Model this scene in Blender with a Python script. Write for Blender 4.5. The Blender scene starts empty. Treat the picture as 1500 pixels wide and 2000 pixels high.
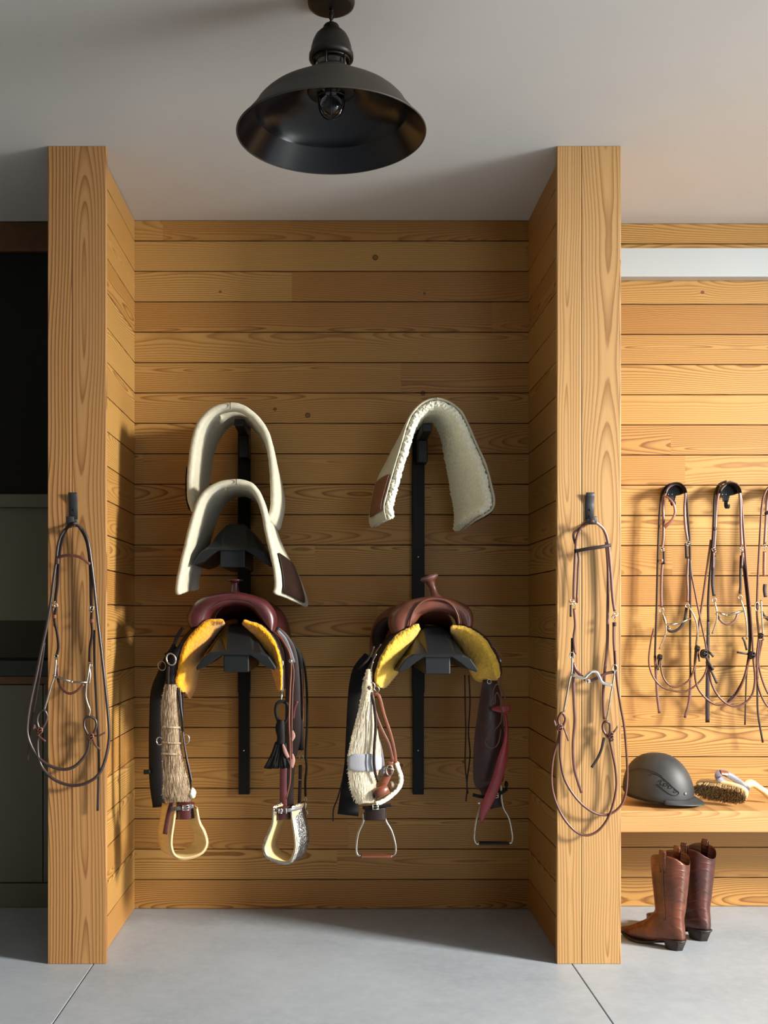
import bpy, bmesh, math, random
from mathutils import Vector, Matrix, noise as mnoise
random.seed(7)
SC = bpy.context.scene
COL = SC.collection
F = 2040.0; CX = 650.0; CY = 1201.0; H = 1.2135      # focal length and principal point in pixels, camera height in metres
WALL = 4.313; FRONT = 3.63; CEIL = 2.8435; WALLR = 4.348

# ---------------- camera ----------------
cam = bpy.data.cameras.new('camera'); camo = bpy.data.objects.new('camera', cam); COL.objects.link(camo)
camo.location = (0, 0, H); camo.rotation_euler = (math.pi/2, 0, 0)
cam.sensor_fit = 'VERTICAL'; cam.sensor_height = 36.0; cam.lens = F*36/2000
cam.shift_x = (750-CX)/2000; cam.shift_y = (CY-1000)/2000
cam.clip_start = 0.05; cam.clip_end = 100
SC.camera = camo
# ---------------- colour management, world ----------------
SC.view_settings.view_transform = 'Standard'; SC.view_settings.look = 'None'
SC.view_settings.gamma = 1.0; SC.view_settings.exposure = 0.0; SC.view_settings.use_curve_mapping = False
SC.cycles.max_bounces = 10; SC.cycles.diffuse_bounces = 5; SC.cycles.glossy_bounces = 4; SC.cycles.transparent_max_bounces = 12
SC.cycles.use_denoising = True
SC.cycles.sample_clamp_indirect = 6.0
w = bpy.data.worlds.new('world'); SC.world = w; w.use_nodes = True
w.node_tree.nodes['Background'].inputs[0].default_value = (0.80, 0.90, 1.0, 1)
w.node_tree.nodes['Background'].inputs[1].default_value = 0.4
# ---------------- daylight through the east opening, plus an added rear fill ----------------
def area(name, loc, target, sx, sy, power, col, spread=180):
    l = bpy.data.lights.new(name, 'AREA'); l.shape = 'RECTANGLE'; l.size = sx; l.size_y = sy
    l.energy = power; l.color = col; l.spread = math.radians(spread)
    o = bpy.data.objects.new(name, l); COL.objects.link(o); o.location = loc
    d = Vector(target) - Vector(loc); o.rotation_euler = d.to_track_quat('-Z', 'Y').to_euler()
    return o
area('daylight_high', (6.6, 0.72, 3.05), (0.0, 3.9, 1.2), 1.0, 1.2, 1500, (1.0, 0.95, 0.86))
area('daylight_side', (4.35, 1.5, 1.2), (0.0, 1.5, 1.2), 1.3, 2.2, 120, (0.90, 0.95, 1.0))
area('fill_rear', (2.4, -3.0, 1.6), (0.0, 4.0, 1.1), 1.6, 1.6, 34, (0.86, 0.93, 1.0))  # weak fill added behind the viewer, not a known window
# ---------------- helpers ----------------
V = Vector
def P(px, py, D):
    return V(((px-CX)*D/F, D, H+(CY-py)*D/F))
def crop(ox, oy, s, D0):
    """reads points measured on an enlarged detail; optional third number is the depth offset towards the room (m)"""
    def f(*pts):
        out = []
        for p in pts:
            d = D0 - (p[2] if len(p) > 2 else 0.0)
            out.append(P(ox+p[0]/s, oy+p[1]/s, d))
        return out
    return f
def tag(o, label=None, cat=None, group=None, kind=None):
    if label: o['label'] = label
    if cat: o['category'] = cat
    if group: o['group'] = group
    if kind: o['kind'] = kind
    return o
def empty(name, loc, label=None, cat=None, group=None):
    o = bpy.data.objects.new(name, None); COL.objects.link(o); o.location = loc; o.empty_display_size = 0.05
    return tag(o, label, cat, group)
def rootloc(p):
    v = V((0, 0, 0))
    while p is not None:
        v = v + V(p.location); p = p.parent
    return v
def spl(pts, n=6, closed=False):
    pts = [V(p) for p in pts]
    if len(pts) < 3:
        return [pts[0].lerp(pts[1], i/n) for i in range(n+1)]
    out = []; N = len(pts)
    segs = N if closed else N-1
    for i in range(segs):
        if closed:
            a, b, c, d = pts[(i-1) % N], pts[i], pts[(i+1) % N], pts[(i+2) % N]
        else:
            b, c = pts[i], pts[i+1]
            a = pts[i-1] if i > 0 else b*2-c
            d = pts[i+2] if i+2 < N else c*2-b
        for k in range(n):
            t = k/n
            out.append(0.5*((2*b)+(c-a)*t+(2*a-5*b+4*c-d)*t*t+(3*b-a-3*c+d)*t**3))
    if not closed: out.append(pts[-1])
    return out
def spl1(vals, n=6):
    return [v.x for v in spl([V((a, 0, 0)) for a in vals], n)]
class MB:
    def __init__(s): s.v = []; s.f = []; s.sh = []
    def add(s, vs, fs, smooth=True):
        b = len(s.v); s.v += [V(p) for p in vs]
        for f in fs: s.f.append([i+b for i in f]); s.sh.append(smooth)
        return s
    def sweep(s, pts, sec, normal=(0, -1, 0), scale=None, closed=False, up=None, smooth=True, caps=True):
        """sec: list of (across, along-normal) offsets; normal fixes the frame"""
        pts = [V(p) for p in pts]; n = len(pts); m = len(sec); vs = []
        pn = None
        for i, p in enumerate(pts):
            a = pts[i-1] if (i > 0 or closed) else p
            b = pts[(i+1) % n] if (i < n-1 or closed) else p
            t = (b-a)
            t = t.normalized() if t.length > 1e-9 else V((0, 0, 1))
            nn = V(normal[i]) if isinstance(normal, list) else V(normal)
            nn = nn - t*nn.dot(t)
            if nn.length < 0.12:
                nn = (pn - t*pn.dot(t)) if pn is not None else t.orthogonal()
            nn.normalize(); pn = nn
            ac = t.cross(nn)
            k = scale[i] if scale else 1.0
            if not isinstance(k, tuple): k = (k, k)
            for (x, y) in sec: vs.append(p+ac*x*k[0]+nn*y*k[1])
        fs = []
        for i in range(n if closed else n-1):
            i2 = (i+1) % n
            for j in range(m):
                j2 = (j+1) % m
                fs.append([i*m+j, i*m+j2, i2*m+j2, i2*m+j])
        if caps and not closed:
            fs.append(list(range(m))[::-1]); fs.append([(n-1)*m+j for j in range(m)])
        return s.add(vs, fs, smooth)
    def tube(s, pts, r, seg=8, closed=False, scale=None, normal=(0.13, -1, 0.21)):
        sec = [(r*math.cos(2*math.pi*k/seg), r*math.sin(2*math.pi*k/seg)) for k in range(seg)]
        return s.sweep(pts, sec, normal, scale, closed)
    def strap(s, pts, w, t=0.0032, normal=(0, -1, 0), scale=None, closed=False):
        a, b = w/2, t/2; c = min(a, b)*0.55
        sec = [(-a+c, -b), (a-c, -b), (a, -b+c), (a, b-c), (a-c, b), (-a+c, b), (-a, b-c), (-a, -b+c)]
        return s.sweep(pts, sec, normal, scale, closed)
    def box(s, a, b, bev=0.0):
        x0, y0, z0 = [min(a[i], b[i]) for i in range(3)]; x1, y1, z1 = [max(a[i], b[i]) for i in range(3)]
        if bev <= 0:
            vs = [(x0, y0, z0), (x1, y0, z0), (x1, y1, z0), (x0, y1, z0), (x0, y0, z1), (x1, y0, z1), (x1, y1, z1), (x0, y1, z1)]
            return s.add(vs, [[3, 2, 1, 0], [4, 5, 6, 7], [0, 1, 5, 4], [1, 2, 6, 5], [2, 3, 7, 6], [3, 0, 4, 7]], False)
        bm = bmesh.new(); bmesh.ops.create_cube(bm, size=1)
        for v in bm.verts: v.co = V(((x0+x1)/2+v.co.x*(x1-x0), (y0+y1)/2+v.co.y*(y1-y0), (z0+z1)/2+v.co.z*(z1-z0)))
        bmesh.ops.bevel(bm, geom=bm.edges[:]+bm.verts[:], offset=bev, segments=2, affect='EDGES', profile=0.5)
        bm.verts.index_update()
        s.add([v.co.copy() for v in bm.verts], [[v.index for v in f.verts] for f in bm.faces], False); bm.free(); return s
    def lathe(s, prof, c, seg=40, axis=(0, 0, 1), cap=False):
        """prof: (radius, height along axis)"""
        ax = V(axis).normalized(); u = ax.orthogonal().normalized(); w2 = ax.cross(u); vs = []
        c = V(c)
        for (r, h) in prof:
            for k in range(seg):
                a = 2*math.pi*k/seg
                vs.append(c+ax*h+(u*math.cos(a)+w2*math.sin(a))*r)
        fs = [[i*seg+k, i*seg+(k+1) % seg, (i+1)*seg+(k+1) % seg, (i+1)*seg+k] for i in range(len(prof)-1) for k in range(seg)]
        if cap:
            fs.append(list(range(seg))[::-1]); fs.append([(len(prof)-1)*seg+k for k in range(seg)])
        return s.add(vs, fs)
    def ball(s, c, r, seg=16, rings=10, rot=None):
        if not isinstance(r, (tuple, list)): r = (r, r, r)
        vs = []; c = V(c)
        for i in range(rings+1):
            th = math.pi*i/rings
            for k in range(seg):
                a = 2*math.pi*k/seg
                p = V((r[0]*math.sin(th)*math.cos(a), r[1]*math.sin(th)*math.sin(a), r[2]*math.cos(th)))
                if rot: p = rot @ p
                vs.append(c+p)
        fs = [[i*seg+k, i*seg+(k+1) % seg, (i+1)*seg+(k+1) % seg, (i+1)*seg+k] for i in range(rings) for k in range(seg)]
        return s.add(vs, fs)
    def grid(s, rows, skip=None, closed=False):
        n = len(rows); m = len(rows[0]); vs = [p for r in rows for p in r]; fs = []
        for i in range(n-1):
            for j in range(m if closed else m-1):
                if skip and skip(i, j): continue
                j2 = (j+1) % m
                fs.append([i*m+j, i*m+j2, (i+1)*m+j2, (i+1)*m+j])
        return s.add(vs, fs)
    def prism(s, outline, y0, y1):
        """outline: list of (x,z) at depth y0 extruded to y1"""
        n = len(outline)
        vs = [(x, y0, z) for x, z in outline]+[(x, y1, z) for x, z in outline]
        fs = [list(range(n)), list(range(2*n-1, n-1, -1))]+[[i, i+n, (i+1) % n+n, (i+1) % n] for i in range(n)]
        return s.add(vs, fs, False)
    def build(s, name, mat, parent=None, label=None, merge=True):
        me = bpy.data.meshes.new(name); off = rootloc(parent)
        me.from_pydata([tuple(p-off) for p in s.v], [], s.f)
        me.polygons.foreach_set('use_smooth', s.sh[:len(me.polygons)])
        bm = bmesh.new(); bm.from_mesh(me)
        if merge: bmesh.ops.remove_doubles(bm, verts=bm.verts, dist=1e-5)
        bmesh.ops.recalc_face_normals(bm, faces=bm.faces); bm.to_mesh(me); bm.free()
        me.materials.append(mat)
        o = bpy.data.objects.new(name, me); COL.objects.link(o)
        if parent is not None: o.parent = parent
        if label: o['label'] = label
        return o
def mod_solid(o, t, off=0.0):
    m = o.modifiers.new('s', 'SOLIDIFY'); m.thickness = t; m.offset = off; return o
def mod_sub(o, n=1):
    m = o.modifiers.new('u', 'SUBSURF'); m.levels = n; m.render_levels = n; return o
def mod_bev(o, w_, seg=2):
    m = o.modifiers.new('b', 'BEVEL'); m.width = w_; m.segments = seg; m.limit_method = 'ANGLE'; m.angle_limit = 0.6; return o
TEX = {}
def mod_disp(o, strength, size, key=None):
    k = (round(size, 4))
    if k not in TEX:
        t = bpy.data.textures.new('clouds', 'CLOUDS'); t.noise_scale = size; TEX[k] = t
    m = o.modifiers.new('d', 'DISPLACE'); m.texture = TEX[k]; m.strength = strength; m.mid_level = 0.5
    return o

# ---------------- materials ----------------
def sr(r, g, b):
    f = lambda c: (c/255/12.92) if c/255 <= 0.04045 else ((c/255+0.055)/1.055)**2.4
    return (f(r), f(g), f(b), 1)
class NT:
    def __init__(s, name):
        m = bpy.data.materials.new(name); m.use_nodes = True; s.m = m; s.t = m.node_tree
        s.b = s.t.nodes['Principled BSDF']
    def n(s, kind, **k):
        x = s.t.nodes.new(kind)
        for a, v in k.items(): setattr(x, a, v)
        return x
    def l(s, a, b): s.t.links.new(a, b)
    def math(s, op, a, b=None, c=None, clamp=False):
        x = s.n('ShaderNodeMath', operation=op, use_clamp=clamp)
        for i, v in enumerate((a, b, c)):
            if v is None: continue
            if isinstance(v, (int, float)): x.inputs[i].default_value = v
            else: s.l(v, x.inputs[i])
        return x.outputs[0]
    def comb(s, a, b, c):
        x = s.n('ShaderNodeCombineXYZ')
        for i, v in enumerate((a, b, c)):
            if isinstance(v, (int, float)): x.inputs[i].default_value = v
            else: s.l(v, x.inputs[i])
        return x.outputs[0]
    def noise(s, vec, scale=1.0, detail=2.0, rough=0.5):
        x = s.n('ShaderNodeTexNoise'); x.inputs['Scale'].default_value = scale; x.inputs['Detail'].default_value = detail
        x.inputs['Roughness'].default_value = rough
        if vec is not None: s.l(vec, x.inputs['Vector'])
        return x.outputs[0]
    def ramp(s, fac, stops, interp='LINEAR'):
        x = s.n('ShaderNodeValToRGB'); cr = x.color_ramp; cr.interpolation = interp
        while len(cr.elements) < len(stops): cr.elements.new(0.5)
        for e, (p, c) in zip(cr.elements, stops):
            e.position = p; e.color = c if len(c) == 4 else (*c, 1)
        s.l(fac, x.inputs[0]); return x.outputs[0]
    def mix(s, fac, a, b, mode='MIX'):
        x = s.n('ShaderNodeMix', data_type='RGBA', blend_type=mode)
        for i, v in ((0, fac), (6, a), (7, b)):
            if isinstance(v, (int, float)): x.inputs[i].default_value = v
            elif isinstance(v, (tuple, list)): x.inputs[i].default_value = v
            else: s.l(v, x.inputs[i])
        return x.outputs[2]
    def bump(s, h, strength=0.3, dist=0.002):
        x = s.n('ShaderNodeBump'); x.inputs['Strength'].default_value = strength; x.inputs['Distance'].default_value = dist
        s.l(h, x.inputs['Height']); s.l(x.outputs[0], s.b.inputs['Normal'])
    def set(s, **k):
        for a, v in k.items():
            i = s.b.inputs[a.replace('_', ' ')]
            if isinstance(v, (int, float, tuple)): i.default_value = v
            else: s.l(v, i)
        return s
def wood(name, g, a, nrm, pitch=None, off=0.0, seed=0.0, light=(184, 145, 82), dark=(114, 71, 30), warm=(162, 113, 55),
         knots=(), ring=0.0076, contrast=1.0, joints=2.3):
    t = NT(name); tc = t.n('ShaderNodeTexCoord'); sp = t.n('ShaderNodeSeparateXYZ'); t.l(tc.outputs['Object'], sp.inputs[0])
    u, v, n_ = sp.outputs['XYZ'.index(g)], sp.outputs['XYZ'.index(a)], sp.outputs['XYZ'.index(nrm)]
    if pitch:
        q = t.math('DIVIDE', t.math('SUBTRACT', v, off), pitch); idx = t.math('FLOOR', q)
        vc = t.math('MULTIPLY', t.math('SUBTRACT', t.math('FRACT', q), 0.5), pitch)
    else:
        idx = t.math('MULTIPLY', 0.0, 0.0); vc = v
    wn0 = t.n('ShaderNodeTexWhiteNoise', noise_dimensions='1D'); t.l(t.math('ADD', idx, seed*3.17+0.5), wn0.inputs['W'])
    seg = t.math('FLOOR', t.math('DIVIDE', t.math('ADD', u, t.math('MULTIPLY', wn0.outputs[0], 7.0)), joints))
    wn = t.n('ShaderNodeTexWhiteNoise', noise_dimensions='2D')
    t.l(t.comb(t.math('ADD', idx, seed), seg, 0.0), wn.inputs['Vector'])
    rs = t.n('ShaderNodeSeparateColor'); t.l(wn.outputs['Color'], rs.inputs[0]); r1, r2, r3 = rs.outputs[0], rs.outputs[1], rs.outputs[2]
    sv = t.math('MULTIPLY', t.math('ADD', r1, t.math('ADD', idx, seg)), 13.7)
    n1 = t.noise(t.comb(t.math('MULTIPLY', u, 1.1), sv, t.math('MULTIPLY', v, 1.5)), 1.0, 1.6, 0.35)
    n2 = t.noise(t.comb(t.math('MULTIPLY', u, 1.3), sv, 7.7), 1.0, 1.0)
    fine = t.noise(t.comb(t.math('MULTIPLY', u, 7.0), t.math('MULTIPLY', v, 28.0), sv), 1.0, 3.0, 0.6)
    d = t.math('ADD', t.math('MULTIPLY', r2, 0.05), t.math('MULTIPLY', t.math('SUBTRACT', n1, 0.5), 0.17))
    vv = t.math('ADD', t.math('ADD', vc, t.math('MULTIPLY', t.math('SUBTRACT', r3, 0.5), 0.16)), t.math('MULTIPLY', t.math('SUBTRACT', n2, 0.5), 0.05))
    r = t.math('SQRT', t.math('ADD', t.math('MULTIPLY', d, d), t.math('MULTIPLY', vv, vv)))
    for (ku, kv, kr) in knots:                      # growth rings bend round a knot
        dist = t.n('ShaderNodeVectorMath', operation='DISTANCE'); t.l(t.comb(t.math('MULTIPLY', u, 0.45), v, 0.0), dist.inputs[0]); dist.inputs[1].default_value = (ku*0.45, kv, 0)
        r = t.math('ADD', r, t.math('MULTIPLY', t.math('POWER', 2.718, t.math('MULTIPLY', dist.outputs['Value'], -1.0/(kr*1.8))), 0.012))
    r = t.math('ADD', r, t.math('MULTIPLY', t.math('SUBTRACT', fine, 0.5), 0.0032))
    fr = t.math('FRACT', t.math('DIVIDE', r, ring))
    rg = t.ramp(fr, [(0.0, (0.05,)*3), (0.35, (0.0,)*3), (0.72, (0.55,)*3), (0.88, (1,)*3), (0.95, (0.8,)*3), (1.0, (0.05,)*3)])
    fib = t.noise(t.comb(t.math('MULTIPLY', u, 5.0), t.math('MULTIPLY', v, 420.0), sv), 1.0, 2.0, 0.6)
    broad = t.noise(t.comb(t.math('MULTIPLY', u, 0.9), t.math('MULTIPLY', v, 11.0), sv), 1.0, 2.0, 0.5)
    base = t.mix(t.math('MULTIPLY', r3, 0.8), sr(*light), sr(*warm))
    base = t.mix(t.math('MULTIPLY', broad, 0.35), base, sr(*warm))
    amt = t.math('MULTIPLY', rg, t.math('MULTIPLY_ADD', r1, 0.5*contrast, 0.45*contrast), clamp=True)
    c = t.mix(amt, base, sr(*dark))
    fb = t.math('MULTIPLY_ADD', fib, 0.24, 0.88)
    gb = t.n('ShaderNodeCombineColor'); [t.l(fb, gb.inputs[i]) for i in range(3)]
    c = t.mix(1.0, c, gb.outputs[0], 'MULTIPLY')
    for (ku, kv, kr) in [k_ for k_ in knots if k_[2] < 0.02]:
        dist = t.n('ShaderNodeVectorMath', operation='DISTANCE'); t.l(t.comb(u, v, 0.0), dist.inputs[0]); dist.inputs[1].default_value = (ku, kv, 0)
        m = t.ramp(t.math('DIVIDE', dist.outputs['Value'], kr), [(0.0, (0.75,)*3), (0.45, (0.6,)*3), (0.8, (1,)*3), (1.0, (0,)*3)])
        c = t.mix(m, c, sr(72, 38, 14))
    rough = t.math('MULTIPLY_ADD', rg, -0.08, 0.5)
    t.set(Base_Color=c, Roughness=rough); t.b.inputs['Specular IOR Level'].default_value = 0.35
    t.bump(rg, 0.12, 0.0006)
    return t.m
def simple(name, col, rough=0.5, metal=0.0, bump=0.0, bscale=300.0, var=0.0, vscale=30.0, spec=0.5, coat=0.0, sheen=0.0, col2=None, stretch=None, bdist=0.001):
    t = NT(name); tc = t.n('ShaderNodeTexCoord'); vec = tc.outputs['Object']
    if stretch:
        mp = t.n('ShaderNodeMapping'); mp.inputs['Scale'].default_value = stretch; t.l(vec, mp.inputs[0]); vec = mp.outputs[0]
    c = sr(*col)
    if var > 0 or col2:
        nz = t.noise(vec, vscale, 4.0, 0.6)
        c2 = sr(*col2) if col2 else tuple(list(x*(1-var) for x in c[:3])+[1])
        c = t.mix(t.ramp(nz, [(0.35, (0,)*3), (0.65, (1,)*3)]), c, c2)
    t.set(Base_Color=c, Roughness=rough, Metallic=metal)
    t.b.inputs['Specular IOR Level'].default_value = spec; t.b.inputs['Coat Weight'].default_value = coat; t.b.inputs['Coat Roughness'].default_value = 0.25
    if sheen: t.b.inputs['Sheen Weight'].default_value = sheen
    if bump > 0: t.bump(t.noise(vec, bscale, 3.0, 0.6), bump, bdist)
    return t.m
OFFZ = 0.1205; PITCH = 0.1256
def kz(py): return H+(CY-py)*WALL/F
def kx(px): return (px-CX)*WALL/F
KN = [(kx(733), kz(503), 0.013), (kx(601), kz(811), 0.012), (kx(537), kz(799), 0.008), (kx(826), kz(768), 0.011), (kx(829), kz(573), 0.006), (kx(430), kz(570), 0.006), (kx(905), kz(1488), 0.006), (kx(784), kz(1495), 0.008)]
KR = [((1372-CX)*WALLR/F, H+(CY-571)*WALLR/F, 0.008), ((1291-CX)*WALLR/F, H+(CY-615)*WALLR/F, 0.022), ((1349-CX)*WALLR/F, H+(CY-543)*WALLR/F, 0.008)]
M = {}
M['wood_back'] = wood('pine_boards', 'X', 'Z', 'Y', PITCH, OFFZ, 3.0, knots=KN)
M['wood_right'] = wood('pine_boards_bright', 'X', 'Z', 'Y', PITCH, OFFZ, 11.0, knots=KR)
M['wood_side'] = wood('pine_boards_side', 'Y', 'Z', 'X', PITCH, OFFZ, 21.0)
M['post_l'] = wood('pine_post_face', 'Z', 'X', 'Y', 0.155, -0.9075-0.155, 5.0, light=(180, 142, 94), warm=(162, 116, 68), dark=(116, 72, 36), ring=0.0105, joints=9.0, contrast=1.15)
M['post_r'] = wood('pine_post_face_wide', 'Z', 'X', 'Y', 0.132, 0.779-0.047, 8.0, light=(186, 150, 100), warm=(168, 124, 74), ring=0.009, joints=9.0)
M['wood_bench'] = wood('pine_bench', 'X', 'Z', 'Y', 0.19, 0.33, 15.0, light=(188, 150, 98), warm=(174, 130, 78), ring=0.005, contrast=0.5)
M['paint'] = simple('ceiling_paint', (206, 204, 200), 0.75, var=0.04, vscale=1.5, bump=0.05, bscale=200)
M['wall_paint'] = simple('wall_paint', (120, 112, 100), 0.8)
M['white_paint'] = simple('white_paint', (176, 182, 184), 0.45)
M['cab'] = simple('greige_lacquer', (96, 94, 78), 0.55)
M['cabdark'] = simple('dark_cabinet_glass', (10, 11, 12), 0.4, spec=0.2)
M['darkwood'] = simple('dark_stained_edge', (96, 62, 28), 0.5, var=0.3, vscale=20)
M['counter'] = simple('dark_stone', (34, 40, 46), 0.35, var=0.3, vscale=60)
t = NT('polished_concrete'); tc = t.n('ShaderNodeTexCoord')
n1 = t.noise(tc.outputs['Object'], 1.6, 6.0, 0.62); n2 = t.noise(tc.outputs['Object'], 26.0, 5.0, 0.7); n3 = t.noise(tc.outputs['Object'], 240.0, 2.0)
c = t.mix(t.ramp(n1, [(0.35, (0,)*3), (0.68, (1,)*3)]), sr(158, 166, 174), sr(140, 148, 156))
c = t.mix(t.ramp(n2, [(0.4, (0,)*3), (0.75, (0.45,)*3)]), c, sr(174, 180, 186))
c = t.mix(t.ramp(n3, [(0.70, (0,)*3), (0.78, (0.6,)*3)]), c, sr(110, 104, 96))
t.set(Base_Color=c, Roughness=0.42); t.bump(n2, 0.05, 0.001); M['concrete'] = t.m
M['dark'] = simple('matt_near_black', (26, 25, 24), 0.9)  # plain dark tone of the helmet liner and emblem
M['gapwood'] = simple('gap_backing', (70, 42, 18), 0.8)

M['black'] = simple('black_powder_coat', (12, 13, 15), 0.5, bump=0.1, bscale=900, spec=0.22)
M['rackblack'] = simple('black_moulded_rack', (21, 23, 25), 0.42, bump=0.15, bscale=500, spec=0.4)
M['iron'] = simple('dark_iron', (46, 48, 50), 0.5, metal=0.2)
M['steel'] = simple('worn_steel', (190, 184, 172), 0.28, metal=1.0, var=0.25, vscale=60)
M['brightsteel'] = simple('bright_nickel', (226, 224, 216), 0.2, metal=1.0)
M['lampout'] = simple('bronze_enamel', (50, 46, 37), 0.55, var=0.2, vscale=12)
M['lampin'] = simple('black_gloss_enamel', (11, 11, 16), 0.2, spec=0.35)
M['lampdark'] = simple('dark_bronze', (34, 28, 24), 0.45, metal=0.4)
def leather(name, col, rough=0.42, dark=0.35, coat=0.15, vs=14):
    return simple(name, col, rough, bump=0.22, bscale=420, var=dark, vscale=vs, spec=0.5, coat=coat, bdist=0.0008)
M['l_burg'] = leather('burgundy_leather', (80, 32, 34), 0.36, coat=0.3)
M['l_brown'] = leather('chestnut_leather', (114, 64, 48), 0.38, coat=0.25)
M['l_dark'] = simple('dark_brown_leather', (38, 22, 18), 0.5, bump=0.22, bscale=420, var=.35, vscale=14, spec=0.3, bdist=0.0008)
M['l_black'] = simple('black_leather', (12, 11, 12), 0.6, bump=0.2, bscale=420, spec=0.22, bdist=0.0008)
M['l_red'] = leather('oxblood_latigo', (146, 40, 46), 0.42)
M['l_tan'] = leather('tan_leather', (124, 68, 44), 0.4)
M['l_pink'] = leather('pale_rough_side_leather', (168, 124, 112), 0.7, coat=0)
M['l_rein'] = leather('oiled_rein_leather', (98, 58, 46), 0.38)
M['l_reindark'] = leather('dark_rein_leather', (58, 44, 40), 0.36, coat=0.3)
M['l_grey'] = leather('grey_strap_leather', (112, 108, 116), 0.4)
M['fleece_o'] = simple('orange_fleece', (238, 164, 30), 0.95, bump=0.9, bscale=160, var=0.25, vscale=90, spec=0.1, sheen=0.3, bdist=0.004)
M['fleece'] = simple('yellow_fleece', (238, 190, 72), 0.95, bump=0.9, bscale=160, var=0.22, vscale=90, spec=0.1, sheen=0.3, bdist=0.004)
M['felt'] = simple('grey_wool_felt', (198, 192, 170), 0.95, bump=0.5, bscale=500, var=0.14, vscale=60, spec=0.1, sheen=0.2, bdist=0.0015)
M['fleecew'] = simple('cream_fleece', (244, 240, 216), 0.95, bump=0.9, bscale=120, var=0.1, vscale=60, spec=0.1, sheen=0.3, bdist=0.004)
M['cinch_b'] = simple('brown_mohair', (200, 180, 150), 0.9, bump=0.8, bscale=60, var=0.4, vscale=25, col2=(120, 92, 72), stretch=(8, 8, 1), spec=0.1, bdist=0.003)
M['cinch_w'] = simple('cream_mohair', (244, 235, 212), 0.9, bump=0.8, bscale=60, var=0.3, vscale=25, col2=(220, 202, 170), stretch=(8, 8, 1), spec=0.1, bdist=0.003)
M['neo'] = simple('grey_neoprene', (168, 170, 176), 0.6)
M['stirwood'] = simple('varnished_stirrup_wood', (222, 196, 140), 0.4, bump=0.1, bscale=80, var=0.18, vscale=12, stretch=(1, 1, 6))
M['silver'] = simple('engraved_silver', (226, 226, 226), 0.3, metal=1.0, bump=1.0, bscale=140, var=0.7, vscale=90, bdist=0.004)
M['helmet'] = simple('dusty_black_helmet_shell', (46, 48, 50), 0.55, var=0.0, vscale=14, col2=(34, 36, 39), bump=0.1, bscale=700)
M['bristle'] = simple('brush_bristles', (196, 168, 116), 0.8, var=0.5, vscale=160, col2=(104, 68, 32))
M['bristle_tip'] = M['bristle']
M['palewood'] = simple('pale_beech', (232, 200, 148), 0.5, var=0.12, vscale=14, stretch=(1, 4, 4))
def boot_mat(name, a, b):
    t = NT(name); tc = t.n('ShaderNodeTexCoord')
    nz = t.noise(tc.outputs['Object'], 9.0, 5.0, 0.65)
    c = t.mix(t.ramp(nz, [(0.35, (0,)*3), (0.62, (1,)*3)]), sr(*a), sr(*b))
    wv = t.n('ShaderNodeTexWave', wave_type='RINGS', rings_direction='Y'); wv.inputs['Scale'].default_value = 10.0; wv.inputs['Distortion'].default_value = 14.0
    wv.inputs['Detail'].default_value = 1.0; wv.inputs['Detail Scale'].default_value = 0.5
    t.l(tc.outputs['Object'], wv.inputs['Vector'])
    t.set(Base_Color=c, Roughness=0.38); t.b.inputs['Coat Weight'].default_value = 0.2; t.b.inputs['Coat Roughness'].default_value = 0.3
    t.bump(t.ramp(wv.outputs[0], [(0.75, (0,)*3), (0.95, (1,)*3)]), 0.5, 0.0015); return t.m
M['boot_tan'] = boot_mat('worn_brown_boot_leather', (108, 54, 28), (50, 23, 14))
M['boot_dark'] = boot_mat('dark_oxblood_boot_leather', (80, 34, 24), (42, 17, 13))
M['sole'] = simple('black_heel_leather', (34, 26, 24), 0.55)
t = NT('clear_glass'); t.set(Base_Color=(1, 1, 1, 1), Roughness=0.02, IOR=1.45); t.b.inputs['Transmission Weight'].default_value = 1.0; M['glass'] = t.m
# ---------------- room shell ----------------
def st(o, label, cat='wall'):
    return tag(o, label, cat, None, 'structure')
JX = 0.832
XL, XR, YR, YB = -2.6, 4.2, -2.8, 5.0
m = MB()
for (a, b) in ((XL, -JX-0.002), (-JX+0.002, JX-0.002), (JX+0.002, XR)):
    m.box((a, YR, -0.04), (b, YB, 0.0), 0.0015)
m.box((XL, YR, -0.08), (XR, YB, -0.035))
fl = m.build('floor', M['concrete']); st(fl, 'smooth grey concrete floor with straight dark control joints', 'floor')
m = MB(); m.box((XL-.1, YR-.1, CEIL), (XR+.1, YB, CEIL+0.1)); st(m.build('ceiling', M['paint']), 'plain light grey painted ceiling above the wooden alcove', 'ceiling')
def boards(m, along, x0, x1, face, depth, lo=0.0, hi=CEIL, sign=1):
    """horizontal boards; along 'X': face is y; along 'Y': face is x"""
    k = -1
    while True:
        z0 = OFFZ+k*PITCH; z1 = z0+PITCH; k += 1
        if z0 >= hi: break
        a, b = max(z0, lo)+0.0018, min(z1, hi)-0.0018
        if k == 0: a = lo+0.0014; 
        if b-a < 0.01: continue
        if along == 'X': m.box((x0, face, a), (x1, face+depth*sign, b), 0.0016)
        else: m.box((face, x0, a), (face+depth*sign, x1, b), 0.0016)
XN0, XN1 = -0.818, 0.8076
m = MB(); boards(m, 'X', XN0-0.03, XN1+0.03, WALL, 0.018); bw = m.build('wall_back', M['wood_back'])
st(bw, 'back wall of the alcove clad in horizontal orange pine boards')
m = MB(); m.box((XN0-.16, WALL+0.008, 0), (XN1+.16, WALL+0.03, CEIL)); g = m.build('backing', M['gapwood'], bw)
m = MB(); boards(m, 'Y', FRONT+0.022, WALL-0.0005, XN0, 0.018, sign=-1); o = m.build('wall_left', M['wood_side']); st(o, 'left side of the alcove, horizontal pine boards catching light')
m = MB(); m.box((XN0-.008, FRONT+.022, 0), (XN0-.03, WALL+.02, CEIL)); m.build('backing', M['gapwood'], o)
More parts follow.
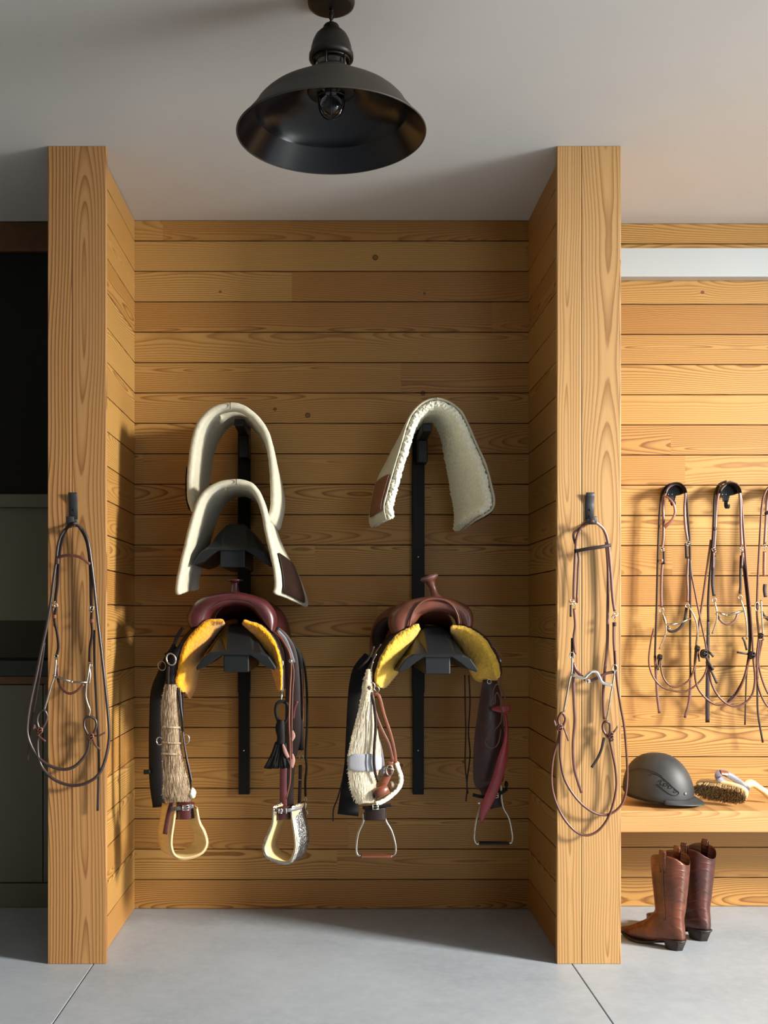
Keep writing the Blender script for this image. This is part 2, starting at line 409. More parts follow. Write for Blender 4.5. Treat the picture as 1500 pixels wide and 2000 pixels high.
m = MB(); m.box((-0.97, FRONT+.023, 0), (XN0-.031, WALL+.7, CEIL)); m.build('wall_core', M['wall_paint'], o)
m = MB(); boards(m, 'Y', FRONT+0.022, WALL-0.0005, XN1, 0.018, sign=1); o = m.build('wall_right', M['wood_side']); st(o, 'right side of the alcove, horizontal pine boards in shade')
m = MB(); m.box((XN1+.008, FRONT+.022, 0), (XN1+.03, WALL+.02, CEIL)); m.build('backing', M['gapwood'], o)
m = MB(); m.box((XN1+.031, FRONT+.023, 0), (0.985, WALLR+.02, CEIL)); m.build('wall_core', M['wood_side'], o)
def post(name, x0, x1, seam, mat, label):
    m = MB()
    m.box((x0, FRONT, 0), (seam-0.0003, FRONT+.022, CEIL), 0.0025); m.box((seam+0.0003, FRONT, 0), (x1, FRONT+.022, CEIL), 0.0025)
    return st(m.build(name, mat), label, 'post')
post('trim_1', -0.991, -0.788, -0.9075, M['post_l'], 'left pine post at the alcove edge, floor to ceiling')
post('trim_2', 0.779, 1.002, 0.864, M['post_r'], 'right pine post at the alcove edge, beside the bench')
# right of the alcove
m = MB(); boards(m, 'X', 0.986, XR, WALLR, 0.018); o = m.build('wall_back_right', M['wood_right']); st(o, 'pine boarded wall above the bench where bridles hang')
m = MB(); m.box((0.95, WALLR+0.008, 0), (XR, WALLR+0.06, CEIL)); m.build('backing', M['gapwood'], o)
z1, z0 = H+(CY-485)*4.30/F, H+(CY-541)*4.30/F
m = MB(); m.box((1.0, 4.295, z0), (XR, WALLR-.001, z1), 0.002); st(m.build('trim_3', M['white_paint']), 'long white rail across the boards high above the bench', 'rail')
# outer walls: east daylight opening, rear opening added for the fill light
def wall_with_hole(name, fixed, a0, a1, h0, h1, z0, z1, axis, th, label):
    m = MB()
    def bx(p0, p1, q0, q1):
        if p1-p0 < 1e-3 or q1-q0 < 1e-3: return
        if axis == 'X': m.box((fixed, p0, q0), (fixed+th, p1, q1))
        else: m.box((p0, fixed, q0), (p1, fixed+th, q1))
    bx(a0, h0, 0, CEIL); bx(h1, a1, 0, CEIL); bx(h0, h1, 0, z0); bx(h0, h1, z1, CEIL)
    return st(m.build(name, M['wall_paint']), label)
wall_with_hole('wall_east', XR, YR, YB, 0.75, 2.75, 0.0, 2.78, 'X', 0.15, 'plain wall with the tall opening that lets daylight in')
wall_with_hole('wall_rear', YR-.15, XL, XR, 1.4, 3.4, 0.7, 2.5, 'Y', 0.15, 'plain wall behind the viewer with an opening added for the fill light')  # the opening is invented so the rear fill can shine in
m = MB(); m.box((XL-.15, YR, 0), (XL, YB, CEIL)); st(m.build('wall_west', M['wall_paint']), 'plain wall closing the dark recess on the left')
m = MB(); m.box((XL, 5.0, 0), (XR+.15, 5.12, CEIL)); st(m.build('wall_far', M['wall_paint']), 'plain wall behind the built-in cabinets')
# ---------------- built-in cabinets in the dark recess ----------------
D0 = 4.32
def cz(py): return H+(CY-py)*D0/F
cb = empty('built_in_cabinet', (-1.5, D0, 0), 'tall grey-green built-in cabinet with dark niches in the shaded recess left of the alcove', 'cabinet')
xa, xb = -2.2, -0.972
m = MB(); m.box((xa, D0+.02, 0), (xb, D0+.60, cz(1334))); m.box((xa, D0+.30, cz(1290)), (xb, D0+.60, cz(990))); m.box((xa, D0+.5, cz(1322)), (xb, D0+.6, CEIL)); m.build('carcass', M['cab'], cb)
m = MB(); m.box((xa, D0+.005, 0.0), (xb, D0+.02, cz(1726)), 0.002); m.build('plinth', M['cab'], cb)
m = MB(); m.box((xa, D0, cz(1723)), (-1.20, D0+.02, cz(1338)), 0.002); m.box((-1.197, D0, cz(1723)), (xb, D0+.02, cz(1338)), .002); m.build('door', M['cab'], cb, 'grey-green lower cabinet doors')
m = MB(); m.box((xa, D0-.004, cz(1336)), (xb, D0+.03, cz(1321)), 0.001); m.box((-1.192, D0-.004, cz(1356)), (xb, D0+.03, cz(1336)), .001); m.build('edge_strip', M['darkwood'], cb, 'brown wood strip under the worktop')
m = MB(); m.box((xa, D0-.01, cz(1320)), (xb, D0+.5, cz(1290)), 0.003); m.build('worktop', M['counter'], cb, 'dark worktop')
m = MB(); m.box((xa, D0+.03, cz(1212)), (xb, D0+.3, cz(990)), 0.002); m.build('panel', M['cab'], cb, 'grey-green flap above the worktop niche')
m = MB(); m.box((xa, D0, cz(990)), (xb, D0+.5, cz(965)), 0.002); m.build('shelf', M['cab'], cb)
m = MB(); m.box((xa, D0+.02, cz(965)), (xb, D0+.5, cz(490)), 0.002); m.build('upper_door', M['cabdark'], cb, 'black upper cabinet front')
m = MB(); m.box((xa, D0+.0, cz(490)), (xb, D0+.5, cz(434)), 0.002); m.build('header', M['darkwood'], cb)
# ---------------- bench ----------------
m = MB(); zt = 0.461
m.box((1.002, 4.008, zt-.0825), (3.2, WALLR-.0015, zt), 0.004)
bn = m.build('bench', M['wood_bench']); tag(bn, 'thick floating pine bench right of the post, carrying helmet and brush', 'bench')
# ---------------- pendant lamp ----------------
LD = 2.75; lx = (647-CX)*LD/F
lamp = empty('pendant_lamp', (lx, LD, CEIL), 'large black domed metal pendant lamp with glass collar hanging from the ceiling', 'lamp')
c = V((lx, LD, 0))
m = MB(); m.lathe([(0.0, 2.812), (0.05, 2.813), (0.060, 2.818), (0.062, 2.825), (0.062, CEIL)], c, 48); m.build('canopy', M['lampdark'], lamp)
m = MB(); m.tube([c+V((0, 0, 2.815)), c+V((0, 0, 2.762))], 0.0035)
for k in range(4): m.tube([c+V((0.005*math.cos(a), 0.005*math.sin(a) if k % 2 else 0, 2.772+k*0.012+0.007*math.sin(a*1.0))) for a in [i*math.pi/5 for i in range(11)]], 0.0013, 6)
m.build('stem', M['lampdark'], lamp)
m = MB(); m.lathe([(0.0, 2.768), (0.018, 2.766), (0.021, 2.762), (0.022, 2.752), (0.031, 2.748), (0.041, 2.738), (0.048, 2.724), (0.053, 2.707), (0.055, 2.692), (0.0585, 2.688), (0.0585, 2.676), (0.050, 2.673), (0.045, 2.680), (0.0, 2.682)], c, 48)
m.build('cap', M['lampdark'], lamp)
m = MB(); m.lathe([(0.041, 2.682), (0.0425, 2.668), (0.041, 2.656), (0.0425, 2.641)], c, 40); g = m.build('glass_collar', M['glass'], lamp, 'clear ribbed glass collar'); mod_solid(g, 0.003, -1)
m = MB()
for z in (2.672, 2.645): m.tube([c+V((0.047*math.cos(a), 0.047*math.sin(a), z)) for a in [i*math.pi/18 for i in range(36)]], 0.003, 6, closed=True)
for k in range(6):
    a = k*math.pi/3+0.25; m.tube([c+V((0.049*math.cos(a), 0.049*math.sin(a), 2.680)), c+V((0.049*math.cos(a), 0.049*math.sin(a), 2.635))], 0.0028, 6)
m.build('collar_cage', M['lampdark'], lamp)
m = MB(); m.lathe([(0.012, 2.68), (0.018, 2.67), (0.018, 2.60), (0.014, 2.585)], c, 24, cap=True); m.build('socket', M['lampdark'], lamp)
outp = [(0.044, 2.646), (0.052, 2.642), (0.075, 2.630), (0.10, 2.612), (0.12, 2.602), (0.14, 2.590), (0.157, 2.580), (0.172, 2.570), (0.186, 2.558), (0.197, 2.546), (0.2045, 2.533)]
flare = [(0.2045, 2.533), (0.213, 2.522), (0.228, 2.504), (0.242, 2.487), (0.2485, 2.4795)]
prof = [(0.044, 2.646), (0.052, 2.642), (0.075, 2.630), (0.10, 2.612), (0.12, 2.602), (0.14, 2.589), (0.157, 2.579), (0.172, 2.569), (0.186, 2.557), (0.197, 2.544), (0.203, 2.534), (0.209, 2.524), (0.222, 2.509), (0.237, 2.493), (0.246, 2.483), (0.2485, 2.4795)]
m = MB(); m.lathe(outp, c, 96); m.lathe(flare, c, 96)
rim = [c+V((0.2478*math.cos(a), 0.2478*math.sin(a), 2.4795)) for a in [i*math.pi/48 for i in range(96)]]
m.tube(rim, 0.0022, 8, closed=True)
sh = m.build('shade', M['lampout'], lamp, 'olive-black enamelled outside of the shade', merge=False)
m = MB(); m.lathe([(r-0.003, z-0.002) for r, z in outp[:-1]]+[(.200, 2.5325)], c, 96); m.lathe([(.200, 2.5325), (0.2468, 2.479)], c, 96); m.build('inner_lining', M['lampin'], lamp, 'glossy black inside of the shade', merge=False)
m = MB(); m.lathe([(0.025, 2.600), (0.060, 2.598), (0.064, 2.590), (0.060, 2.584), (0.036, 2.584)], c, 40); m.build('guard_collar', M['lampdark'], lamp)
m = MB()
for k in range(3):
    a = k*math.pi/3+0.5; m.tube([c+V((math.cos(a)*0.040*math.cos(b), math.sin(a)*0.040*math.cos(b), 2.580-0.062*math.sin(b))) for b in [i*math.pi/16 for i in range(17)]], 0.0018, 6)
m.tube([c+V((0.040*math.cos(a), 0.040*math.sin(a), 2.572)) for a in [i*math.pi/16 for i in range(32)]], 0.0018, 6, closed=True)
m.build('bulb_guard', M['lampdark'], lamp)
m = MB(); m.lathe([(0.0, 2.526), (0.012, 2.529), (0.025, 2.538), (0.031, 2.552), (0.026, 2.568), (0.015, 2.580), (0.013, 2.592)], c, 32); m.build('bulb', M['glass'], lamp, 'unlit clear glass bulb')
# ---------------- hooks on the posts ----------------
def post_hook(px, label, x=None):
    x = (px-CX)*3.625/F
    z = lambda py: H+(CY-py)*3.625/F
    r = empty('strap_hook', (x, FRONT, z(1000)), label, 'hook', 'strap hooks on the posts')
    m = MB(); y0 = FRONT-0.0025
    pts = [(x, y0-.012, z(962.5)), (x, y0-.008, z(970)), (x, y0-.001, z(981)), (x, y0, z(986)), (x, y0, z(1014))]
    m.strap([V(p) for p in pts], 0.0035, 0.030, (1, 0, 0)); m.build('backplate', M['iron'], r)
    m = MB(); pts = [(x, y0, z(1014)), (x, y0-.002, z(1019)), (x, y0-.012, z(1023)), (x, y0-.036, z(1025)), (x, y0-.046, z(1021)), (x, y0-.048, z(1011))]
    m.strap(spl([V(p) for p in pts], 4), 0.0035, 0.027, (1, 0, 0)); m.build('arm', M['iron'], r)
    for py in (996, 1009):
        m = MB(); m.ball((x, y0-.002, z(py)), (0.0035, 0.002, 0.0035), 12, 6); m.build('screw', M['black'], r)
    return r
post_hook(143, 'dark iron strap hook screwed to the left pine post')
post_hook(1152, 'dark iron strap hook screwed to the right pine post')
# ---------------- bridle brackets on the right wall ----------------
def bracket(px, long, label):
    D = 4.27; x = (px-CX)*D/F; z = H+(CY-963)*D/F; R = 0.0385
    r = empty('bridle_bracket', (x, WALLR, z), label, 'hook', 'half-round bridle brackets above the bench')
    m = MB(); rows = []
    for y, k in ((WALLR-.002, 1.0), (WALLR-.045, 1.0), (WALLR-.070, 1.0), (WALLR-.080, 1.05), (WALLR-.085, 1.12)):
        rows.append([V((x-R*k*math.cos(a), y, z+R*k*math.sin(a))) for a in [i*math.pi/20 for i in range(21)]])
    m.grid(rows); o = m.build('saddle_arc', M['black'], r); mod_solid(o, 0.003, 0)
    zb = z-.034-(0.012 if long else 0)
    w2 = 0.0125
    out = [(x-R*math.cos(a), z+R*math.sin(a)) for a in [i*math.pi/16 for i in range(17)]]
    out += [(x+w2+.004, z-.004), (x+w2-.002, z-.030), (x-w2, z-.030), (x-w2-.003, z-.004)]
    m = MB(); m.prism(out[::-1], WALLR-.030, WALLR-.026); m.build('faceplate', M['iron'], r)
    for sx in (-0.016, 0.0):
        m = MB(); m.ball((x+sx, WALLR-.031, z+.001), (0.0032, 0.002, 0.0032), 10, 6); m.build('screw', M['brightsteel'], r, 'bright screw head')
    m = MB(); m.strap(spl([V((x, WALLR-.030, z-.026)), V((x, WALLR-.030, zb)), V((x, WALLR-.040, zb-.012)), V((x, WALLR-.052, zb-.010)), V((x, WALLR-.056, zb+.002))], 5), 0.003, 0.015, (1, 0, 0)); m.build('lower_hook', M['black'], r)
bracket(1320, False, 'half-round black bridle bracket nearest the right post, above the helmet')
bracket(1426.5, True, 'half-round black bridle bracket, middle of the three above the bench')
bracket(1533, False, 'half-round black bridle bracket at the right edge of the view')
# ---------------- bridles ----------------
def part(root, name, mat, fn, label=None):
    m = MB(); fn(m); return m.build(name, mat, root, label)
def ring(m, c, r, tr=0.0018, squash=1.0, nrm=(0, -1, 0), rot=0.0):
    nv = V(nrm).normalized(); u = V((1, 0, 0)); u = (u-nv*u.dot(nv)).normalized(); w_ = nv.cross(u)
    u2 = u*math.cos(rot)+w_*math.sin(rot); w2 = -u*math.sin(rot)+w_*math.cos(rot)
    m.tube([V(c)+u2*r*math.cos(a)+w2*r*squash*math.sin(a) for a in [i*math.pi/10 for i in range(20)]], tr, 6, closed=True, normal=tuple(nv))
def buckle(root, c, w_, h_, rot=0.0, mat='steel'):
    def f(m):
        u = V((math.cos(rot), 0, math.sin(rot))); v = V((-math.sin(rot), 0, math.cos(rot))); c_ = V(c)
        cs = [c_+u*a*w_/2+v*b*h_/2 for a, b in ((-1, -1), (1, -1), (1, 1), (-1, 1))]
        for i in range(4): m.tube([cs[i], cs[(i+1) % 4]], 0.0017, 6)
        for q in cs: m.ball(q, 0.0019, 6, 4)
        m.tube([c_-u*w_/2, c_+u*w_*0.45+V((0, -.003, 0))], 0.0012, 6)
    return part(root, 'buckle', M[mat], f)
def strap_part(root, name, mat, pts, w_, t=0.0034, normal=(0, -1, 0), n=6, scale=None, label=None):
    p = spl(pts, n)
    sc = spl1(scale, n) if scale else None
    sc = [(s, 1.0) for s in sc] if sc else None
    m = MB(); m.strap(p, w_, t, normal, sc); return m.build(name, mat, root, label)
def rein_part(root, name, mat, pts, r, n=8, label=None):
    m = MB(); m.tube(spl(pts, n), r, 8); return m.build(name, mat, root, label)
def knot(root, c, tails, mat, s=1.0):
    def f(m):
        c_ = V(c)
        m.ball(c_, (0.0055*s, 0.005*s, 0.008*s), 10, 8)
        for k in range(3):
            a = 0.5+k*1.1
            m.tube([c_+V((0.0085*s*math.cos(b), -.003-0.004*s*math.sin(b*1.0), 0.0085*s*math.sin(b)*math.cos(a)+0.003*math.sin(a+b))) for b in [i*math.pi/7 for i in range(14)]], 0.0025*s, 6, closed=True)
        for tl in tails: m.strap(spl(tl, 5), 0.006*s, 0.003)
    return part(root, 'rein_knot', mat, f)
# ---- left post bridle ----
c6 = crop(0, 940, 3.03, 3.60)
b1 = empty('bridle', P(143, 1020, 3.60), 'dark oiled leather bridle with silver bit hanging on the left post', 'bridle')
strap_part(b1, 'headstall', M['l_dark'], c6((326, 712), (340, 600), (350, 450), (362, 370), (384, 300), (408, 262, .012), (432, 250, .02), (458, 258, .012), (490, 300), (515, 360), (530, 450), (537, 560), (540, 700), (543, 742)), 0.011, 0.0042)
strap_part(b1, 'browband', M['l_rein'], c6((338, 470, .006), (362, 445, .012), (420, 438, .018), (480, 452, .018), (532, 492, .01)), 0.010, 0.003)
strap_part(b1, 'browband_loop', M['l_rein'], c6((340, 455, .008), (338, 490, .008)), 0.013, 0.006)
strap_part(b1, 'cheek_strap', M['l_dark'], c6((332, 745), (322, 820), (338, 900), (346, 980), (333, 1040)), 0.009, 0.005)
strap_part(b1, 'cheek_strap', M['l_dark'], c6((545, 745), (541, 820), (545, 900), (532, 990), (530, 1070)), 0.009, 0.005)
strap_part(b1, 'cheek_strap', M['l_rein'], c6((312, 740), (318, 800), (322, 860)), 0.006, 0.004)
strap_part(b1, 'keeper', M['l_tan'], c6((322, 790, .004), (322, 812, .004)), 0.012, 0.008)
strap_part(b1, 'keeper', M['l_tan'], c6((543, 815, .004), (543, 838, .004)), 0.013, 0.008)
buckle(b1, c6((327, 728, .004))[0], 0.010, 0.018, 0.5); buckle(b1, c6((541, 756, .004))[0], 0.010, 0.018, -0.4)
def f(m):
    ring(m, c6((332, 1035, .004))[0], 0.006); ring(m, c6((532, 1090, .004))[0], 0.007)
    m.tube(spl(c6((332, 1050, .004), (328, 1110, .006), (322, 1155, .008), (300, 1220, .008), (278, 1300, .006), (263, 1352, .004)), 5), 0.0034, 8, scale=None)
    m.tube(spl(c6((533, 1075, .004), (522, 1140, .008), (512, 1200, .008), (508, 1270, .008), (520, 1320, .006), (532, 1355, .004), (526, 1395, .003)), 5), 0.0034, 8)
    m.tube(spl(c6((528, 1100, .004), (534, 1150, .008), (528, 1200, .008)), 5), 0.003, 8)
    m.tube(c6((322, 1152, .008), (420, 1186, .016)), 0.0042, 8); m.ball(c6((424, 1187, .016))[0], 0.006, 10, 8)
    m.tube(c6((430, 1189, .016), (518, 1190, .010)), 0.0034, 8); m.ball(c6((322, 1152, .008))[0], 0.006, 10, 8)
part(b1, 'bit', M['steel'], f, 'silver jointed curb bit')
strap_part(b1, 'curb_strap', M['l_rein'], c6((336, 1090), (345, 1180, .004), (372, 1232, .008), (412, 1256, .01), (456, 1240, .01), (494, 1200, .008)), 0.009, 0.003)
rein_part(b1, 'rein', M['l_reindark'], c6((432, 262, .012), (396, 276), (362, 320), (344, 380), (332, 480), (318, 580), (303, 700), (278, 850), (245, 1000), (215, 1150), (182, 1300), (163, 1430), (166, 1510), (198, 1590), (244, 1650), (310, 1690), (380, 1705), (440, 1688), (490, 1640), (520, 1590), (532, 1520)), 0.0054)
rein_part(b1, 'rein', M['l_reindark'], c6((432, 262, .012), (462, 264), (494, 292), (520, 350), (537, 450), (556, 600), (577, 800), (600, 1000), (622, 1200), (640, 1380), (646, 1520), (622, 1650), (580, 1738), (510, 1786), (424, 1800), (330, 1770), (262, 1710), (230, 1640), (222, 1560), (232, 1480)), 0.0054)
strap_part(b1, 'rein_tail', M['l_reindark'], c6((262, 950, -.01), (248, 1060, -.01), (216, 1260, -.01), (184, 1450, -.008), (164, 1650, -.006)), 0.0085)
strap_part(b1, 'rein_tail', M['l_reindark'], c6((557, 880, -.01), (560, 1100, -.01), (570, 1300, -.01), (580, 1500, -.01), (585, 1700, -.01), (578, 1950, -.01)), 0.0085)
rein_part(b1, 'rein_loop', M['l_reindark'], c6((236, 1475), (220, 1420), (232, 1372), (262, 1356, .004), (280, 1392), (268, 1432), (244, 1475)), 0.0044)
rein_part(b1, 'rein_loop', M['l_reindark'], c6((530, 1515), (500, 1456), (502, 1410), (526, 1392, .004), (562, 1408), (570, 1450), (545, 1515)), 0.0044)
knot(b1, c6((238, 1475, .004))[0], [c6((206, 1448), (218, 1495, .008), (270, 1540, .006)), c6((240, 1480), (200, 1470, .004), (205, 1440))], M['l_rein'])
knot(b1, c6((540, 1510, .004))[0], [c6((545, 1505), (585, 1505, .01), (628, 1484, .008)), c6((545, 1515), (562, 1560, .01), (596, 1590, .006)), c6((540, 1510), (515, 1530, .004))], M['l_rein'])
# ---- right post bridle ----
c7 = crop(1040, 940, 2.777, 3.60)
b2 = empty('bridle', P(1152, 1020, 3.60), 'chestnut leather bridle with high-ported bit hanging on the right post', 'bridle')
strap_part(b2, 'headstall', M['l_rein'], c7((224, 640), (225, 560), (229, 470), (233, 380), (242, 300), (268, 246), (298, 224, .012), (325, 216, .02), (350, 228, .012), (386, 262), (408, 325), (417, 400), (427, 520), (436, 640), (446, 705)), 0.0095, 0.004)
strap_part(b2, 'headstall_lining', M['l_rein'], c7((240, 660, -.008), (248, 480, -.008), (250, 400, -.008), (222, 300, -.006), (240, 265, -.004), (290, 238, 0)), 0.008, 0.004)
strap_part(b2, 'browband', M['l_dark'], c7((226, 380, .008), (300, 366, .016), (370, 356, .016), (424, 346, .008)), 0.012, 0.0034)
strap_part(b2, 'cheek_strap', M['l_rein'], c7((226, 690), (232, 780), (224, 850), (232, 940)), 0.009, 0.0045)
strap_part(b2, 'cheek_strap', M['l_dark'], c7((215, 850, -.004), (214, 950, -.004)), 0.008, 0.0045)
strap_part(b2, 'cheek_strap', M['l_rein'], c7((441, 770), (441, 860), (446, 940), (450, 1030)), 0.009, 0.0045)
strap_part(b2, 'keeper', M['l_dark'], c7((444, 765, .005), (444, 785, .005)), 0.013, 0.008)
buckle(b2, c7((216, 656, .005))[0], 0.010, 0.020, 0.9); buckle(b2, c7((446, 728, .005))[0], 0.010, 0.022, -0.7)
strap_part(b2, 'buckle_billet', M['l_dark'], c7((208, 670, .002), (207, 735, .002)), 0.007, 0.004)
def f(m):
    ring(m, c7((214, 945, .004))[0], 0.008, squash=1.4)
    m.tube(spl(c7((215, 950, .002), (213, 1030, .006), (200, 1085, .008), (186, 1160, .006), (170, 1250, .003)), 5), 0.0036, 8)
part(b2, 'bit_shank', M['steel'], f)
def f(m):
    ring(m, c7((446, 1012, .004))[0], 0.008, squash=1.4)
    m.tube(spl(c7((447, 1020, .002), (436, 1100, .006), (424, 1160, .008), (414, 1230, .006), (400, 1305, .003)), 5), 0.003, 8)
part(b2, 'bit_shank', M['steel'], f)
part(b2, 'mouthpiece', M['brightsteel'], lambda m: m.tube(spl(c7((216, 1050, .008), (275, 1067, .012), (300, 1048, .013), (320, 1033, .014), (345, 1034, .014), (360, 1058, .014), (380, 1092, .013), (430, 1106, .010)), 6), 0.0058, 10), 'thick silver ported mouthpiece')
strap_part(b2, 'curb_strap', M['l_burg'], c7((220, 985), (236, 1025, .002), (262, 1052, .004), (300, 1082, .004), (350, 1068, .002), (400, 1042), (442, 1034)), 0.010, 0.004)
buckle(b2, c7((300, 1084, .007))[0], 0.014, 0.009, 0.1)
rein_part(b2, 'rein', M['l_rein'], c7((150, 1330), (138, 1410), (112, 1500), (103, 1620), (120, 1720), (165, 1820), (230, 1896), (290, 1920), (350, 1900), (402, 1840), (436, 1755), (455, 1655), (450, 1560), (435, 1480), (414, 1380)), 0.0044)
rein_part(b2, 'rein', M['l_rein'], c7((156, 1330, .004), (150, 1410, .004), (152, 1510, .004), (176, 1620, .004), (240, 1722, .004), (320, 1790, .004), (400, 1810, -.004), (468, 1772, -.004), (504, 1700, -.004), (514, 1560, -.002), (500, 1350, -.002), (480, 1230), (460, 1100), (452, 1000), (448, 920)), 0.0044)
strap_part(b2, 'rein_tail', M['l_rein'], c7((400, 330, -.01), (410, 480, -.01), (408, 700, -.01), (405, 900, -.01), (390, 1050, -.01), (384, 1180, -.01), (390, 1290, -.008)), 0.010)
strap_part(b2, 'rein_tail', M['l_rein'], c7((224, 1000, -.006), (222, 1100, -.006), (226, 1220, -.006), (230, 1300, -.006), (220, 1430, -.006), (228, 1560, -.006), (266, 1690, -.004)), 0.010)
strap_part(b2, 'rein_tail', M['l_dark'], c7((388, 1390, .002), (375, 1450, .002), (352, 1505, .002), (320, 1552, .004)), 0.009)
rein_part(b2, 'rein_loop', M['l_rein'], c7((150, 1340), (140, 1290), (160, 1256, .004), (178, 1290), (160, 1345)), 0.0046)
rein_part(b2, 'rein_loop', M['l_rein'], c7((410, 1390), (384, 1350), (384, 1315), (402, 1304, .004), (420, 1320), (418, 1395)), 0.0046)
knot(b2, c7((148, 1335, .004))[0], [c7((165, 1325), (180, 1365, .008), (195, 1408, .006)), c7((148, 1335), (128, 1330, .006), (116, 1295, .004))], M['l_rein'])
knot(b2, c7((424, 1378, .004))[0], [c7((425, 1375), (445, 1355, .008), (464, 1328, .006)), c7((430, 1380), (438, 1395, .008), (430, 1410, .006))], M['l_rein'])
# ---- wall bridles above the bench ----
c8 = crop(1240, 920, 3.573, 4.285)
b3 = empty('bridle', P(1320, 950, 4.28), 'brown one-ear bridle on the bracket nearest the right post', 'bridle', 'bridles on the wall brackets')
LR, LD_ = M['l_rein'], M['l_dark']
rein_part(b3, 'rein', LD_, c8((290, 84, -.01), (230, 100, -.01), (190, 150, -.01), (175, 260), (166, 420), (160, 600), (155, 800), (150, 1000), (145, 1150), (140, 1300)), 0.0045)
strap_part(b3, 'rein_tail', LR, c8((140, 1290), (148, 1420), (156, 1560), (171, 1690)), 0.011)
strap_part(b3, 'headstall', LR, c8((188, 545), (198, 470), (200, 350), (197, 250), (212, 160, .004), (240, 110, .004), (290, 88, .006), (335, 110, .004), (352, 160, .004), (346, 260), (352, 380), (366, 470), (375, 500)), 0.0105, 0.004)
strap_part(b3, 'ear_loop', M['l_tan'], c8((196, 172, .012), (235, 188, .018), (268, 228, .02), (280, 285, .02), (262, 335, .02), (232, 370, .018), (204, 388, .014)), 0.010, 0.003, scale=[0.7, .8, 1, 1, 1, 1.3, 2.0])
strap_part(b3, 'cheek_strap', LR, c8((193, 640), (186, 740), (184, 860), (186, 950)), 0.010, 0.004)
strap_part(b3, 'cheek_strap', LR, c8((372, 600), (364, 740), (369, 840), (366, 915)), 0.010, 0.004)
strap_part(b3, 'buckle_billet', LD_, c8((202, 560, .004), (204, 650, .004)), 0.009, 0.006)
strap_part(b3, 'buckle_billet', LD_, c8((358, 505, .004), (362, 610, .004)), 0.012, 0.006)
strap_part(b3, 'keeper', M['l_tan'], c8((185, 615, .008), (186, 632, .008)), 0.014, 0.006)
buckle(b3, c8((192, 545, .006))[0], 0.012, 0.016, 0.4); buckle(b3, c8((370, 505, .006))[0], 0.012, 0.018, -0.3)
rein_part(b3, 'rein', LD_, c8((290, 84, -.01), (340, 110, -.01), (360, 170, -.006), (368, 300), (382, 480), (386, 700), (386, 900), (386, 1200), (388, 1440)), 0.0045)
strap_part(b3, 'rein_tail', LR, c8((388, 1430), (386, 1530), (376, 1620), (348, 1722)), 0.011)
rein_part(b3, 'rein', LR, c8((385, 600), (396, 720), (415, 820), (450, 1000), (488, 1180), (505, 1300), (494, 1400), (440, 1482), (350, 1538), (255, 1530), (180, 1500), (122, 1425), (98, 1330), (110, 1200), (132, 1100)), 0.004)
rein_part(b3, 'rein', LR, c8((176, 1300, .008), (184, 1390, .008), (210, 1460, .008), (260, 1504, .008), (330, 1496, .008), (390, 1440, .008), (420, 1350, .008), (436, 1260, .008)), 0.004)
def f(m):
    ring(m, c8((186, 970, .006))[0], 0.009); ring(m, c8((366, 940, .006))[0], 0.008)
    m.tube(spl(c8((188, 985, .006), (208, 1030, .012), (219, 1090, .014), (210, 1150, .012), (170, 1242, .006)), 5), 0.0034, 8)
    m.tube(spl(c8((370, 940, .006), (402, 990, .012), (430, 1060, .014), (438, 1150, .012), (430, 1222, .006)), 5), 0.0034, 8)
    m.tube(c8((219, 1072, .014), (300, 1066, .02)), 0.0048, 8); m.tube(c8((300, 1066, .02), (390, 1028, .012)), 0.0042, 8)
    m.ball(c8((240, 1100, .016))[0], 0.006, 8, 6)
part(b3, 'bit', M['steel'], f, 'silver jointed bit')
strap_part(b3, 'curb_strap', LD_, c8((200, 1005), (222, 1075), (244, 1118), (300, 1106), (345, 1045), (360, 955)), 0.011, 0.004)
knot(b3, c8((172, 1300, .008))[0], [c8((165, 1300), (162, 1390, .01)), c8((180, 1300), (184, 1395, .01))], LD_, 1.1)
knot(b3, c8((434, 1240, .008))[0], [c8((430, 1250), (420, 1340, .01)), c8((438, 1250), (450, 1330, .01))], LD_, 1.1)
b4 = empty('bridle', P(1426, 950, 4.28), 'dark brown two-rein bridle on the middle wall bracket', 'bridle', 'bridles on the wall brackets')
rein_part(b4, 'rein', LD_, c8((640, 72, -.01), (590, 95, -.01), (560, 160, -.004), (552, 300), (545, 450), (534, 600), (521, 750), (512, 900), (512, 1050)), 0.0052)
strap_part(b4, 'rein_tail', LD_, c8((512, 1040), (510, 1200), (508, 1400), (507, 1600), (507, 1755)), 0.014, scale=[.8, 1, 1.1, 1.2, 1.2])
strap_part(b4, 'headstall', LR, c8((552, 560), (560, 430), (566, 300), (578, 190, .004), (600, 130, .004), (660, 78, .006), (715, 110, .004), (734, 190, .004), (740, 400), (745, 530)), 0.0105, 0.004)
strap_part(b4, 'cheek_strap', LD_, c8((556, 590), (546, 700), (543, 790), (552, 872)), 0.013, 0.005)
strap_part(b4, 'cheek_strap', LD_, c8((742, 590), (738, 700), (738, 800), (733, 855)), 0.011, 0.005)
strap_part(b4, 'buckle_billet', M['l_burg'], c8((548, 560, .006), (546, 690, .006)), 0.008, 0.005)
strap_part(b4, 'buckle_billet', M['l_burg'], c8((752, 560, .004), (745, 675, .004)), 0.010, 0.005)
buckle(b4, c8((552, 552, .006))[0], 0.012, 0.018, 0.5); buckle(b4, c8((742, 545, .006))[0], 0.012, 0.018, -0.6)
strap_part(b4, 'keeper', LD_, c8((556, 392, .006), (556, 412, .006)), 0.014, 0.008)
rein_part(b4, 'rein', LR, c8((530, 480, -.006), (500, 700, -.006), (468, 930, -.006), (440, 1120), (418, 1330), (428, 1480), (480, 1570), (560, 1628), (640, 1622), (710, 1560), (758, 1460), (788, 1350), (808, 1290)), 0.0046)
